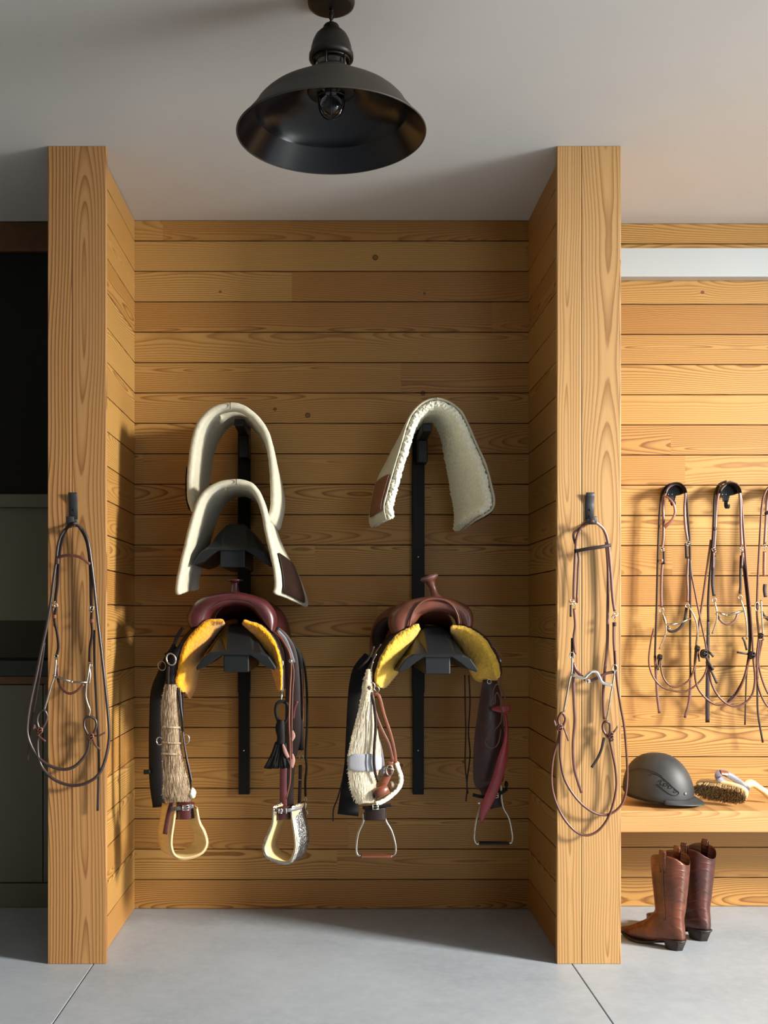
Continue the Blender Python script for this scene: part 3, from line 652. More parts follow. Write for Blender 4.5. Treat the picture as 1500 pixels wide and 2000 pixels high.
rein_part(b4, 'rein', LR, c8((660, 74, -.01), (720, 100, -.008), (740, 180), (748, 260), (765, 500), (781, 700), (800, 900), (816, 1100), (826, 1300), (838, 1450), (818, 1560), (758, 1625), (680, 1640), (600, 1590), (542, 1500), (515, 1390), (500, 1280)), 0.0046)
strap_part(b4, 'rein_tail', LD_, c8((752, 600, -.006), (790, 950, -.006), (802, 1200, -.006), (776, 1400, -.006), (720, 1530, -.004), (650, 1612)), 0.011)
strap_part(b4, 'rein_tail', LD_, c8((786, 1330), (776, 1500), (768, 1772)), 0.006)
def f(m):
    ring(m, c8((552, 900, .006))[0], 0.009); ring(m, c8((735, 880, .006))[0], 0.008)
    m.tube(spl(c8((555, 905, .006), (572, 990, .012), (568, 1050, .012), (540, 1135, .006)), 5), 0.0034, 8)
    m.tube(spl(c8((736, 890, .006), (765, 980, .012), (780, 1080, .012), (780, 1175, .006)), 5), 0.0034, 8)
    m.tube(c8((574, 985, .012), (635, 1006, .018)), 0.0048, 8); m.tube(c8((640, 1006, .018), (760, 975, .012)), 0.0042, 8); m.ball(c8((636, 1006, .018))[0], 0.006, 8, 6)
part(b4, 'bit', M['steel'], f, 'silver jointed bit')
strap_part(b4, 'curb_strap', LR, c8((568, 990), (588, 1030, .004), (620, 1062, .006), (660, 1070, .006), (700, 1040, .004), (718, 990)), 0.009, 0.004)
knot(b4, c8((480, 1275, .008))[0], [c8((485, 1280), (520, 1340, .01), (548, 1388, .01)), c8((490, 1250), (525, 1270, .012), (548, 1296, .012)), c8((500, 1330), (540, 1410, .008), (572, 1482, .008))], LD_, 1.6)
knot(b4, c8((815, 1285, .008))[0], [c8((810, 1280), (760, 1272, .012), (712, 1264, .012)), c8((780, 1250), (765, 1190, .008), (750, 1160, .008))], LD_, 1.4)
b5 = empty('bridle', P(1533, 950, 4.28), 'brown bridle at the right edge of the view, cut off by the frame', 'bridle', 'bridles on the wall brackets')
rein_part(b5, 'rein', LR, c8((1040, 80, -.01), (950, 100, -.006), (905, 160), (886, 250), (876, 400), (865, 600), (856, 800), (852, 1000), (864, 1150), (850, 1300), (856, 1450)), 0.0045)
strap_part(b5, 'rein_tail', LD_, c8((855, 1440), (855, 1560), (860, 1700), (893, 1895)), 0.008)
strap_part(b5, 'headstall', LR, c8((905, 520), (915, 350), (925, 200, .004), (955, 120, .004), (1040, 86, .006), (1110, 120, .004), (1130, 250), (1140, 520)), 0.0115, 0.004)
strap_part(b5, 'cheek_strap', M['l_tan'], c8((905, 560, .004), (903, 660, .004), (903, 735, .004)), 0.013, 0.006)
strap_part(b5, 'cheek_strap', LD_, c8((908, 790), (905, 830), (912, 880)), 0.014, 0.006)
strap_part(b5, 'cheek_strap', LD_, c8((1145, 560), (1148, 880)), 0.012, 0.006)
strap_part(b5, 'browband', LD_, c8((905, 300, .004), (1000, 270, .014), (1130, 300, .004)), 0.012, 0.003)
buckle(b5, c8((905, 530, .008))[0], 0.014, 0.018, 0.2)
strap_part(b5, 'curb_strap', LD_, c8((884, 980), (905, 1015, .008), (960, 1050, .01), (1040, 1060, .01), (1120, 1000)), 0.012, 0.004)
def f(m):
    m.tube(spl(c8((880, 900, .006), (884, 980, .01), (890, 1060, .012), (895, 1180, .006)), 5), 0.0036, 8); m.tube(spl(c8((1148, 900, .006), (1160, 1060, .012), (1170, 1190, .006)), 5), 0.0034, 8)
    m.tube(c8((886, 1020, .01), (1160, 1020, .01)), 0.0045, 8); ring(m, c8((852, 945, .006))[0], 0.008, squash=2.2)
part(b5, 'bit', M['steel'], f)
rein_part(b5, 'rein', LR, c8((876, 1180), (862, 1300), (878, 1420), (935, 1560), (1030, 1640), (1120, 1560), (1170, 1400), (1180, 1200)), 0.0042)
rein_part(b5, 'rein', LR, c8((890, 1180), (868, 1290), (852, 1420), (872, 1540), (935, 1650), (1050, 1690), (1150, 1600), (1200, 1400), (1190, 800), (1140, 300)), 0.0042)
knot(b5, c8((878, 1150, .008))[0], [c8((880, 1150), (895, 1120, .01))], LD_, 1.0)
# ---------------- wall racks ----------------
def arm_profile(s=1.0, drop=0.0, wing=1.0):
    half = [(0.028, -0.0), (0.036, -0.008), (0.062, -0.035), (0.091, -0.075), (0.120, -0.115), (0.147, -0.155), (0.144, -0.165), (0.110, -0.152), (0.080, -0.128), (0.055, -0.112), (0.036, -0.108)]
    out = []
    for x, z in half: out.append((x*(wing if x > 0.04 else 1), z if z < -drop else -drop))
    return [(-x, z) for x, z in out]+out[::-1]
def rack(xw, ang, arms, top_y, label):
    """arms: list of (z ridge, kind); ang: small yaw so that the arm leans sideways"""
    r = empty('saddle_rack', (xw, WALL, H), label, 'saddle rack', 'wall-mounted saddle racks')
    z = lambda py, D=4.28: H+(CY-py)*D/F
    m = MB(); m.box((xw-.025, WALL-.034, z(1353)), (xw+.025, WALL-.0005, z(top_y)), 0.002)
    m.box((xw-.0225, WALL-.030, z(1552)), (xw+.0225, WALL-.0005, z(1350)), 0.002)
    m.build('rail', M['black'], r)
    for py in (1088, 1466):
        m = MB(); m.ball((xw-.001, WALL-.035+(0.004 if py > 1353 else 0), z(py)), (0.003, 0.0015, 0.003), 10, 6); m.build('screw', M['brightsteel'], r)
    for (zr, kind, xf, fd) in arms:
        m = MB()
        if kind == 'wide':
            rows = []
            for (D, drop, wg) in ((4.275, 0, 1), (4.16, 0, 1), (fd+.14, 0, 1), (fd+.11, 0.008, 1), (fd+.006, 0.098, 0.98), (fd, 0.106, 0.97)):
                xc = xw+(xf-xw)*(4.28-D)/(4.28-fd)
                rows.append([V((xc+x, D, zr+zz)) for x, zz in arm_profile(1, drop, wg)])
            m.grid(rows, closed=True); n = len(rows[0]); b = len(m.v)
            m.add(rows[-1], [list(range(n))], False); m.add(rows[0], [list(range(n))[::-1]], False)
            o = m.build('support_arm', M['rackblack'], r, merge=True)
            for p in o.data.polygons: p.use_smooth = False
            mod_bev(o, 0.006, 3)
            m = MB(); m.box((xf-.046, fd+.01, zr-.172), (xf+.046, 4.28, zr-.104), 0.004); m.build('arm_core', M['rackblack'], r)
        else:
            m.box((xf-.020, 4.0, zr-.03), (xf+.020, 4.28, zr), 0.005); m.box((xf-.020, 4.2, zr-.12), (xf+.020, 4.28, zr-.03), 0.004); m.build('support_arm', M['rackblack'], r)
    return r
def zat(py, D): return H+(CY-py)*D/F
rack(-0.364, 0, [(zat(812, 3.95), 'bar', -0.358, 0), (zat(1021, 3.95), 'wide', -0.372, 3.862), (zat(1219, 3.85), 'wide', -0.347, 3.745)], 800, 'black steel three-arm saddle rack on the left side of the alcove wall')
rack(0.351, 0, [(zat(822, 3.95), 'bar', 0.362, 0), (zat(1223, 3.85), 'wide', 0.377, 3.745)], 812, 'black steel two-arm saddle rack on the right side of the alcove wall')
# ---------------- saddle pads ----------------
def row_from(cropf, pts, n=5): return spl(cropf(*pts), n)
def thick(m, rows, th, skip=None):
    """sheet of given thickness, grown towards the inside of the fold"""
    n = len(rows); k = len(rows[0]); inner = []
    for r in rows:
        cen = sum(r, V((0, 0, 0)))/k; q = []
        for j, p in enumerate(r):
            t = (r[min(j+1, k-1)]-r[max(j-1, 0)]); t.y = 0; t.normalize()
            nn = V((-t.z, 0, t.x)); 
            q.append(nn)
        # pick one consistent side
        mid = k//2; s = 1 if q[mid].dot(cen-r[mid]) > 0 else -1
        inner.append([p+nn*s*th for p, nn in zip(r, q)])
    vs = [p for r in rows for p in r]+[p for r in inner for p in r]; N = n*k; fs = []
    cell = lambda i, j: 0 <= i < n-1 and 0 <= j < k-1 and not (skip and skip(i, j))
    for i in range(n-1):
        for j in range(k-1):
            if not cell(i, j): continue
            a, b, c_, d = i*k+j, i*k+j+1, (i+1)*k+j+1, (i+1)*k+j
            fs.append([a, b, c_, d]); fs.append([d+N, c_+N, b+N, a+N])
            if not cell(i-1, j): fs.append([b, a, a+N, b+N])
            if not cell(i+1, j): fs.append([d, c_, c_+N, d+N])
            if not cell(i, j-1): fs.append([a, d, d+N, a+N])
            if not cell(i, j+1): fs.append([c_, b, b+N, c_+N])
    return m.add(vs, fs)
def interp_rows(rows, n):
    cols = list(zip(*rows)); out = [spl(list(c_), n) for c_ in cols]
    return [list(r) for r in zip(*out)]
def resample(c, n):
    L = [0.0]
    for a, b in zip(c, c[1:]): L.append(L[-1]+(b-a).length)
    out = []; j = 0
    for i in range(n):
        t = L[-1]*i/(n-1)
        while j < len(L)-2 and L[j+1] < t: j += 1
        out.append(c[j].lerp(c[j+1], min(1, (t-L[j])/max(1e-9, L[j+1]-L[j]))))
    return out
def pad(label, cropf, front, rear, th, mat, hole, dfront=0, drear=-.40, patch=None, inner=None, lump=0.0):
    f = spl(cropf(*[(x, y, dfront) for x, y in front]), 5); b = spl(cropf(*[(x, y, drear) for x, y in rear]), 5)
    it = max(range(len(f)), key=lambda i: f[i].z); ib = max(range(len(b)), key=lambda i: b[i].z)
    f = resample(f[:it+1], 31)+resample(f[it:], 31)[1:]; b = resample(b[:ib+1], 31)+resample(b[ib:], 31)[1:]
    k = len(f); rows = interp_rows([f, [p.lerp(q, .33)+V((0, 0, .003)) for p, q in zip(f, b)], [p.lerp(q, .66)+V((0, 0, .002)) for p, q in zip(f, b)], b], 5)
    top = max(f, key=lambda p: p.z)
    root = empty('saddle_pad', top, label, 'saddle pad')
    mid = k//2
    sk = (lambda i, j: hole[0] <= i <= hole[1] and abs(j-mid+0.5) <= hole[2]) if hole else None
    m = MB(); thick(m, rows, th, sk); o = m.build('pad_body', mat, root)
    mod_sub(o, 2)
    if lump: mod_disp(o, lump, 0.02)
    else: mod_disp(o, 0.003, 0.03)
    m = MB(); m.tube([f[30]+V((0, -.0022, .0005)), f[30]+V((0, -.0022, -th+.001))], 0.0012, 6); m.build('spine_seam', M['l_dark'], root)
    if inner:   # fleece lining below the pad body
        m = MB(); r2 = []
        for r in rows:
            cen = sum(r, V((0, 0, 0)))/k; q = []
            for j, p in enumerate(r):
                t = (r[min(j+1, k-1)]-r[max(j-1, 0)]); t.y = 0; t.normalize(); nn = V((-t.z, 0, t.x)); q.append(nn)
            s = 1 if q[k//2].dot(cen-r[k//2]) > 0 else -1
            r2.append([p+nn*s*(th+0.0005)+V((0, -0.002 if r is rows[0] else 0, 0)) for p, nn in zip(r, q)])
        thick(m, r2, inner, sk); o = m.build('fleece_lining', M['fleecew'], root, 'white fleece underside of the pad'); mod_sub(o, 2); mod_sub(o, 1); mod_disp(o, 0.014, 0.010)
    if patch:
        for (i0, i1, j0, j1, pm) in patch:
            m = MB(); sub = []
            for i in range(i0, i1+1):
                rr = rows[i]; q = []
                for j in range(j0, j1+1):
                    t = (rr[min(j+1, k-1)]-rr[max(j-1, 0)]); t.y = 0; t.normalize(); nn = V((-t.z, 0, t.x))
                    cen = sum(rr, V((0, 0, 0)))/k
                    if nn.dot(cen-rr[j]) > 0: nn = -nn
                    q.append(rr[j]+nn*0.006)
                sub.append(q)
            m.grid(sub); o = m.build('wear_leather', pm, root, 'dark leather wear patch'); mod_solid(o, 0.005, 0); mod_sub(o, 1)
    return root
q2 = crop(300, 750, 4.167, 3.84)
fr = [(308, 1050), (272, 950), (263, 800), (278, 600), (312, 400), (372, 270), (462, 188), (560, 152), (662, 146), (742, 170), (832, 238), (910, 330), (962, 450), (992, 640), (1003, 850), (1000, 1020), (955, 1128)]
re = [(420, 1160), (398, 1080), (400, 900), (425, 700), (460, 520), (520, 400), (590, 320), (650, 285), (715, 275), (780, 290), (850, 340), (920, 430), (975, 560), (1030, 740), (1068, 900), (1074, 1020), (1030, 1205)]
pad('grey felt saddle pad with rounded arch, topmost on the left rack', q2, fr, re, 0.026, M['felt'], (4, 6, 4), dfront=-.02, patch=[(1, 9, 1, 11, M['l_black'])])
fr = [(172, 1722), (170, 1640), (200, 1480), (242, 1300), (290, 1110), (340, 955), (405, 858), (500, 798), (625, 770), (740, 776), (820, 812), (880, 900), (925, 1040), (952, 1200), (985, 1350), (1015, 1490), (1028, 1650), (1000, 1722)]
re = [(330, 1680), (330, 1600), (370, 1450), (420, 1290), (470, 1130), (520, 1010), (580, 930), (640, 890), (715, 872), (790, 885), (860, 930), (930, 1030), (1000, 1180), (1080, 1370), (1170, 1520), (1230, 1660), (1272, 1800), (1240, 1832)]
pad('grey felt saddle pad with leather corner patch, lower one on the left rack', q2, fr, re, 0.024, M['felt'], (3, 5, 3), dfront=.035, patch=[(1, 12, 50, 59, M['l_dark'])])
q3 = crop(660, 750, 4.167, 3.84)
fr = [(385, 1110), (362, 1000), (398, 850), (440, 700), (500, 500), (560, 300), (625, 195), (705, 130), (800, 105), (900, 130), (1000, 200), (1062, 300), (1122, 440), (1182, 570), (1234, 700), (1268, 850), (1288, 940), (1268, 1030), (1180, 1085)]
re = [(270, 1180), (248, 1120), (262, 980), (305, 800), (385, 640), (470, 480), (560, 350), (650, 262), (735, 235), (800, 250), (860, 310), (910, 430), (935, 560), (960, 700), (985, 850), (1005, 980), (1020, 1080), (1015, 1160), (1005, 1215)]
pad('saddle pad with thick white fleece lining, alone at the top of the right rack', q3, fr, re, 0.010, M['felt'], (3, 4, 2), patch=[(0, 12, 2, 10, M['l_brown']), (1, 15, 52, 59, M['l_brown'])], inner=0.030)
# ---------------- saddles ----------------
def dz(cf, pts, off): return [(x, y, off) for x, y in pts]
def arch(m, cf, stations, off0, depth, seg=16, n=5):
    """closed tube along an arch given by outer / inner outline points"""
    o = spl(cf(*[(a, b, off0) for a, b, _, _ in stations]), n); i = spl(cf(*[(c_, d, off0) for _, _, c_, d in stations]), n)
    rows = []
    for p, q in zip(o, i):
        c_ = (p+q)/2; e = (p-q)/2; y = V((0, -depth, 0))
        rows.append([c_+e*math.copysign(abs(math.cos(a))**0.8, math.cos(a))+y*math.copysign(abs(math.sin(a))**0.8, math.sin(a)) for a in [2*math.pi*k/seg for k in range(seg)]])
    m.grid(rows, closed=True); m.add(rows[0], [list(range(seg))[::-1]]); m.add(rows[-1], [list(range(seg))])
    return rows
def sheet(root, name, mat, cf, curves, th, n=5, nd=4, label=None, disp=None, sub=1):
    """curves: list of (points, depth offset) from front to rear"""
    rows = [resample(spl(cf(*[(x, y, off) for x, y in pts]), n), 28) for pts, off in curves]
    rows = interp_rows(rows, nd) if len(rows) > 2 else [[p.lerp(q, k/nd) for p, q in zip(rows[0], rows[1])] for k in range(nd+1)]
    m = MB(); m.grid(rows); o = m.build(name, mat, root, label); mod_solid(o, th, 0)
    if sub: mod_sub(o, sub)
    if disp: mod_disp(o, disp[0], disp[1])
    return o
def cords(root, name, mat, cf, rows, n, th, label=None, frizz=0.0, depth=0.010):
    """girth made of n parallel cords; rows: (centre x, centre y, width, offset)"""
    P_ = spl([V((a, b, 0)) for a, b, w_, o in rows], 7); W = spl1([r[2] for r in rows], 7); O = spl1([r[3] for r in rows], 7)
    m = MB(); rnd = random.Random(5)
    for k in range(n):
        u = (k+0.5)/n-0.5; ph = rnd.random()*6.3; pts = []
        for i, (p, w_, o) in enumerate(zip(P_, W, O)):
            bulge = depth*math.cos(u*math.pi)
            pts.append(cf((p.x+u*w_+0.5*math.sin(i*0.5+ph), p.y, o+bulge+0.0004*math.sin(i*0.8+ph)))[0])
        wr = [(W[i]/n*0.00034) for i in range(len(P_))]
        m.tube(pts, 1.0, 7, scale=[(a*1.45, a*1.7) for a in wr])
    m.strap([cf((p.x, p.y, o-0.001))[0] for p, o in zip(P_, O)], 1.0, 0.006, (0, -1, 0), [(w_*0.00054*0.92, 1) for w_ in W])
    if frizz:
        for q in range(2600):
            i = rnd.randrange(len(P_)-1); u = rnd.choice((-1, 1))*(0.44+0.07*rnd.random()) if rnd.random() < .5 else rnd.random()-0.5
            c_ = cf((P_[i].x+u*W[i], P_[i].y+rnd.random()*12, O[i]+depth*math.cos(u*math.pi)+0.003))[0]
            d = V((u*0.9+rnd.gauss(0, .35), -0.5-rnd.random()*.5, -0.8+rnd.gauss(0, .5))).normalized()*(frizz*(0.5+rnd.random()))
            s_ = V((0.00028, 0, 0.0001)); m.add([c_-s_, c_+s_, c_+d*0.6+V((0, 0, -.001)), c_+d+V((0, 0, -.003))], [[0, 1, 2], [0, 2, 3]])
    return m.build(name, mat, root, label, merge=False)
def stitches(root, cf, pts, off, n, mat):
    p = resample(spl(cf(*[(x, y, off) for x, y in pts]), 6), n); m = MB()
    for i in range(0, n-1): m.tube([p[i].lerp(p[i+1], 0.15), p[i].lerp(p[i+1], 0.7)], 0.0012, 5)
    return m.build('stitching', mat, root)
def seat(root, mat, xf, xr, ztop, hw=0.16):
    """seat dip and cantle behind the fork"""
    rows = []
    for D, cx, a, zt, zb in ((3.90, xf, .085, ztop-.03, ztop-.12), (3.96, xf*.8+xr*.2, .100, ztop-.075, ztop-.17), (4.04, xf*.5+xr*.5, .130, ztop-.095, ztop-.20), (4.12, xf*.25+xr*.75, .155, ztop-.07, ztop-.21), (4.18, xr, hw+.005, ztop-.025, ztop-.21), (4.205, xr, hw+.01, ztop-.01, ztop-.21), (4.22, xr, hw+.008, ztop-.03, ztop-.21)):
        rows.append([V((cx-a*math.copysign(abs(math.cos(t_))**0.85, math.cos(t_)), D, zb+(zt-zb)*math.sin(t_)**0.7)) for t_ in [math.pi*k/24 for k in range(25)]])
    m = MB(); m.grid(rows); o = m.build('seat', mat, root); mod_solid(o, 0.01, 0); mod_sub(o, 1)
    return o
# ======== left saddle ========
c4 = crop(270, 1120, 3.448, 3.80)
s1 = empty('western_saddle', P(455, 1220, 3.9), 'burgundy western saddle with brown mohair cinch and wooden stirrups, on the left rack', 'saddle')
m = MB(); arch(m, c4, [(352, 372, 462, 345), (333, 330, 478, 318), (334, 270, 492, 284), (375, 205, 520, 252), (455, 152, 565, 232), (560, 128, 612, 222), (655, 122, 658, 218), (765, 142, 722, 226), (860, 178, 772, 250), (918, 245, 802, 290), (937, 320, 835, 335), (915, 412, 888, 372)], -0.05, 0.055)
fk = m.build('fork', M['l_burg'], s1); mod_sub(fk, 1)
stitches(fk, c4, [(476, 318), (490, 250), (530, 200), (600, 178), (700, 178), (770, 200), (815, 245), (850, 320)], 0.004, 46, M['l_dark'])
m = MB(); hx = c4((660, 130, -.10))[0]
m.lathe([(0.024, -.01), (0.016, .008), (0.0125, .02), (0.0125, .034), (0.016, .040), (0.030, .044), (0.031, .049), (0.0, .051)], hx+V((-.004, 0, 0)), 24, (-0.03, 0, 1)); m.build('horn', M['l_burg'], s1)
seat(s1, M['l_burg'], -0.357, -0.340, fk.matrix_world.translation.z*0+zat(1160, 3.85))
LO = [(575, 318), (500, 316), (450, 325), (370, 400), (310, 480), (285, 580), (265, 680), (250, 745), (303, 800)]
LI = [(585, 335), (560, 350), (540, 370), (480, 450), (400, 540), (368, 600), (345, 680), (345, 740), (312, 802)]
LR_ = [(572, 360), (556, 380), (530, 410), (490, 470), (440, 540), (412, 620), (400, 690), (385, 770), (345, 850)]
RO = [(705, 318), (750, 330), (800, 342), (840, 362), (900, 430), (940, 520), (962, 620), (966, 700), (960, 785)]
RI = [(705, 335), (720, 365), (745, 400), (800, 470), (850, 530), (890, 570), (908, 640), (930, 710), (954, 788)]
RR = [(712, 360), (724, 385), (750, 410), (800, 470), (850, 530), (890, 590), (910, 650), (925, 710), (940, 770)]
for O_, I_, R_, sg in ((LO, LI, LR_, -1), (RO, RI, RR, 1)):
    mid = [((a*0.75+c_*0.25), (b*0.75+d*0.25)) for (a, b), (c_, d) in zip(O_, I_)]
    sheet(s1, 'fleece_lining', M['fleece_o'], c4, [(O_, 0.0), (mid, 0.003), (I_, -.10), (R_, -.36)], 0.012, label='golden yellow fleece lining', disp=(0.006, 0.012), sub=2)
    A = [(x+sg*7, y-3) for x, y in O_]; B = [(x+sg*34, y-10+i*3) for i, (x, y) in enumerate(R_)]
    C_ = [(x+sg*26, y-6) for x, y in O_]
    sheet(s1, 'skirt', M['l_dark'], c4, [(A, 0.004), (A, -.02), (C_, -.18), ([(x*.35+u*.65+sg*22, y*.35+v*.65) for (x, y), (u, v) in zip(O_, R_)], -.42)], 0.007, label='dark skirt leather')
def c4p(*p): return c4(*p)
# left side
strap_part(s1, 'fender', M['l_black'], c4((262, 500, -.12), (200, 580, -.13), (160, 680, -.14), (128, 800, -.14), (120, 1000, -.14), (118, 1200, -.14), (122, 1400, -.14), (140, 1572, -.14)), 0.052, 0.006, scale=[.5, .6, .7, .95, 1, 1, 1, .9])
strap_part(s1, 'fender_knob', M['l_black'], c4((80, 1335, -.13), (38, 1338, -.13)), 0.016, 0.012)
strap_part(s1, 'billet', M['l_black'], c4((300, 470, .004), (255, 540, .004), (225, 620, .004), (215, 700, .006), (220, 780, .008)), 0.034, 0.005, scale=[.5, .6, .8, 1, 1])
strap_part(s1, 'billet', M['l_dark'], c4((205, 600, .010), (200, 690, .012), (200, 755, .012)), 0.010, 0.004)
cords(s1, 'cinch', M['cinch_b'], c4, [(222, 748, 84, .010), (218, 850, 112, .012), (218, 950, 122, .014), (222, 1050, 124, .016), (226, 1150, 124, .016), (236, 1270, 140, .016), (256, 1400, 170, .014), (266, 1480, 200, .012), (272, 1538, 150, .008)], 20, 0.005, 'brown mohair cord cinch', frizz=0.006)
for yy, w_ in ((1035, 124), (1140, 126), (1215, 132)):
    strap_part(s1, 'cinch_crossbar', M['cinch_b'], c4((222-w_/2, yy, .022), (222, yy+2, .033), (222+w_/2, yy+3, .022)), 0.008, 0.006)
part(s1, 'cinch_ring', M['brightsteel'], lambda m: ring(m, c4((145, 1128, .016))[0], 0.0115, 0.0022, 1.2))
part(s1, 'cinch_ring', M['brightsteel'], lambda m: ring(m, c4((322, 1116, .024))[0], 0.0115, 0.0022, 1.5))
part(s1, 'rigging_ring', M['brightsteel'], lambda m: ring(m, c4((222, 578, .016))[0], 0.0165, 0.003, 1.3, rot=.3))
part(s1, 'rigging_ring', M['steel'], lambda m: ring(m, c4((160, 622, -.02))[0], 0.014, 0.0018, 1.2, rot=.3))
strap_part(s1, 'saddle_string', M['l_black'], c4((300, 365, -.02), (265, 420, -.02), (240, 480, -.01), (205, 535, -.01), (180, 548, -.01)), 0.012, 0.004)
strap_part(s1, 'latigo', M['l_black'], c4((262, 770, .014), (276, 860, .022), (292, 960, .024), (302, 1060, .026), (312, 1160, .024), (330, 1280, .022), (352, 1400, .018), (352, 1470, .016)), 0.0065, 0.004)
strap_part(s1, 'latigo', M['l_grey'], c4((280, 770, .016), (288, 860, .018), (296, 960, .020), (306, 1100, .028), (320, 1200, .026), (345, 1320, .024), (362, 1400, .02)), 0.004, 0.003)
strap_part(s1, 'latigo', M['l_dark'], c4((300, 800, .012), (302, 880, .012), (300, 980, .012), (296, 1060, .012)), 0.006, 0.003)
m = MB(); m.ball(c4((366, 1480, .012))[0], (0.0125, .014, .020), 14, 10); o = m.build('cinch_end', M['fleecew'], s1, 'frayed cream cinch end'); mod_disp(mod_sub(o, 1), 0.008, 0.008)
# ---- stirrups with broad wooden frames ----
def wide_stirrup(root, cf, front, dx, dy, off, mat_in, mat_out, name='stirrup'):
    g = None; f = spl(cf(*[(x, y, off) for x, y in front]), 6)
    b = spl(cf(*[(x+dx, y+dy, off-.085) for x, y in front]), 6)
    rows = [[p.lerp(q, k/4) for k in range(5)] for p, q in zip(f, b)]
    m = MB(); m.grid(rows); o = m.build(name, mat_in, root); mod_solid(o, 0.009, 0); mod_bev(o, 0.002)
    cen = sum(f, V((0, 0, 0)))/len(f)
    rows2 = []
    for r in rows[:]:
        q = []
        for p in r:
            d = p-cen; d.y = 0; d.normalize(); q.append(p+d*0.0062)
        rows2.append(q)
    m = MB(); m.grid(rows2); o2 = m.build('outer_band', mat_out, o); mod_solid(o2, 0.002, 0)
    m = MB(); m.tube(f, 0.0046, 6); m.build('rim', M['palewood'] if mat_out is not M['silver'] else M['steel'], o)
    return o
wide_stirrup(s1, c4, [(248, 1590), (238, 1680), (224, 1780), (226, 1850), (250, 1900), (300, 1917), (380, 1903), (436, 1870), (460, 1812), (442, 1740), (412, 1680), (394, 1585)], -78, -38, -.02, M['stirwood'], M['stirwood'])
strap_part(s1, 'stirrup_sleeve', M['l_burg'], c4((318, 1545, -.05), (318, 1600, -.05), (320, 1648, -.05)), 0.064, 0.05)
strap_part(s1, 'hobble_strap', M['l_grey'], c4((225, 1590, -.01), (262, 1582, .0), (320, 1578, .002), (372, 1566, -.004)), 0.014, 0.004)
buckle(s1, c4((320, 1578, .006))[0], 0.022, 0.017, 0.08, 'brightsteel')
strap_part(s1, 'stirrup_leather', M['l_burg'], c4((232, 1530, -.03), (214, 1580, -.02), (196, 1660, -.015), (180, 1755, -.015)), 0.017, 0.005)
strap_part(s1, 'stirrup_leather', M['l_dark'], c4((290, 1450, -.06), (300, 1510, -.06), (315, 1560, -.06)), 0.055, 0.008)
# right side
strap_part(s1, 'fender', M['l_dark'], c4((925, 372, -.06), (985, 440, -.07), (1025, 540, -.08), (1040, 700, -.08), (1042, 900, -.08), (1040, 1100, -.08), (1010, 1250, -.08), (1000, 1400, -.08), (1000, 1580, -.08)), 0.052, 0.006, scale=[.5, .7, .9, 1, 1.1, 1.15, 1.1, 1.0, 1.0])
strap_part(s1, 'skirt_billet', M['l_black'], c4((960, 420, -.14), (1030, 480, -.15), (1080, 560, -.15), (1092, 700, -.15), (1092, 900, -.15), (1092, 1080, -.13), (1094, 1190, -.12)), 0.024, 0.006)
strap_part(s1, 'skirt_billet', M['l_grey'], c4((935, 385, -.04), (985, 440, -.05), (1020, 520, -.05), (1045, 600, -.06)), 0.014, 0.004)
strap_part(s1, 'stirrup_leather', M['l_burg'], c4((978, 1180, -.07), (978, 1300, -.07), (976, 1450, -.07), (980, 1585, -.07)), 0.026, 0.006)
strap_part(s1, 'stirrup_leather', M['l_dark'], c4((1092, 1290, -.08), (1090, 1400, -.08), (1085, 1560, -.08)), 0.013, 0.005)
strap_part(s1, 'keeper', M['l_grey'], c4((1068, 1390, -.07), (1105, 1390, -.07)), 0.004, 0.006)
buckle(s1, c4((1098, 1230, -.10))[0], 0.014, 0.026, 0.1)
rein_part(s1, 'hanging_rein', M['l_black'], c4((1075, 600, -.16), (1090, 545, -.16), (1104, 560, -.16), (1122, 640, -.16), (1136, 800, -.16), (1138, 1000, -.16), (1128, 1200, -.15), (1134, 1300, -.14), (1125, 1400, -.14), (1126, 1500, -.14)), 0.0045)
rein_part(s1, 'hanging_rein', M['l_rein'], c4((1098, 640, -.14), (1106, 760, -.14), (1110, 900, -.14), (1108, 1080, -.14), (1100, 1200, -.13)), 0.0028)
def f(m):
    ring(m, c4((1126, 1520, -.13))[0], 0.005, 0.0016); m.tube(c4((1126, 1535, -.13), (1127, 1590, -.13)), 0.0042, 8)
    ring(m, c4((1126, 1612, -.13))[0], 0.0085, 0.0022)
part(s1, 'snap_clip', M['steel'], f, 'metal snap clip on the hanging rein')
strap_part(s1, 'saddle_string', M['l_tan'], c4((930, 385, .0), (985, 470, .004), (1020, 545, .008), (1030, 640, .01), (1022, 800, .02), (1016, 1000, .04), (1022, 1150, .045), (1024, 1380, .04), (996, 1520, .03)), 0.0055, 0.003)
strap_part(s1, 'saddle_string', M['l_rein'], c4((915, 392, .0), (960, 440, .002), (1000, 510, .004), (1045, 640, .004), (1040, 800, .01), (1034, 1000, .02), (1034, 1250, .03)), 0.005, 0.003)
part(s1, 'concho', M['steel'], lambda m: m.ball(c4((1026, 590, .01))[0], (0.007, 0.004, 0.008), 12, 8))
m = MB(); m.ball(c4((972, 605, .006))[0], (0.0042, 0.004, 0.0115), 12, 8); m.build('rigging_plate', M['brightsteel'], s1)
strap_part(s1, 'billet', M['l_grey'], c4((966, 640, .004), (966, 720, .006), (968, 795, .008)), 0.011, 0.004)
m = MB(); m.tube(c4((968, 790, .01), (964, 868, .016)), 0.003, 8); m.build('rigging_link', M['brightsteel'], s1)
m = MB(); m.strap(spl(c4((968, 862, .016), (935, 878, .018), (926, 930, .018), (940, 985, .016), (966, 1020, .014), (1000, 985, .012), (1014, 930, .012), (1002, 880, .014)), 5, closed=True), 0.012, 0.007, (0, -1, 0), closed=True); m.build('tie_loop', M['l_black'], s1)
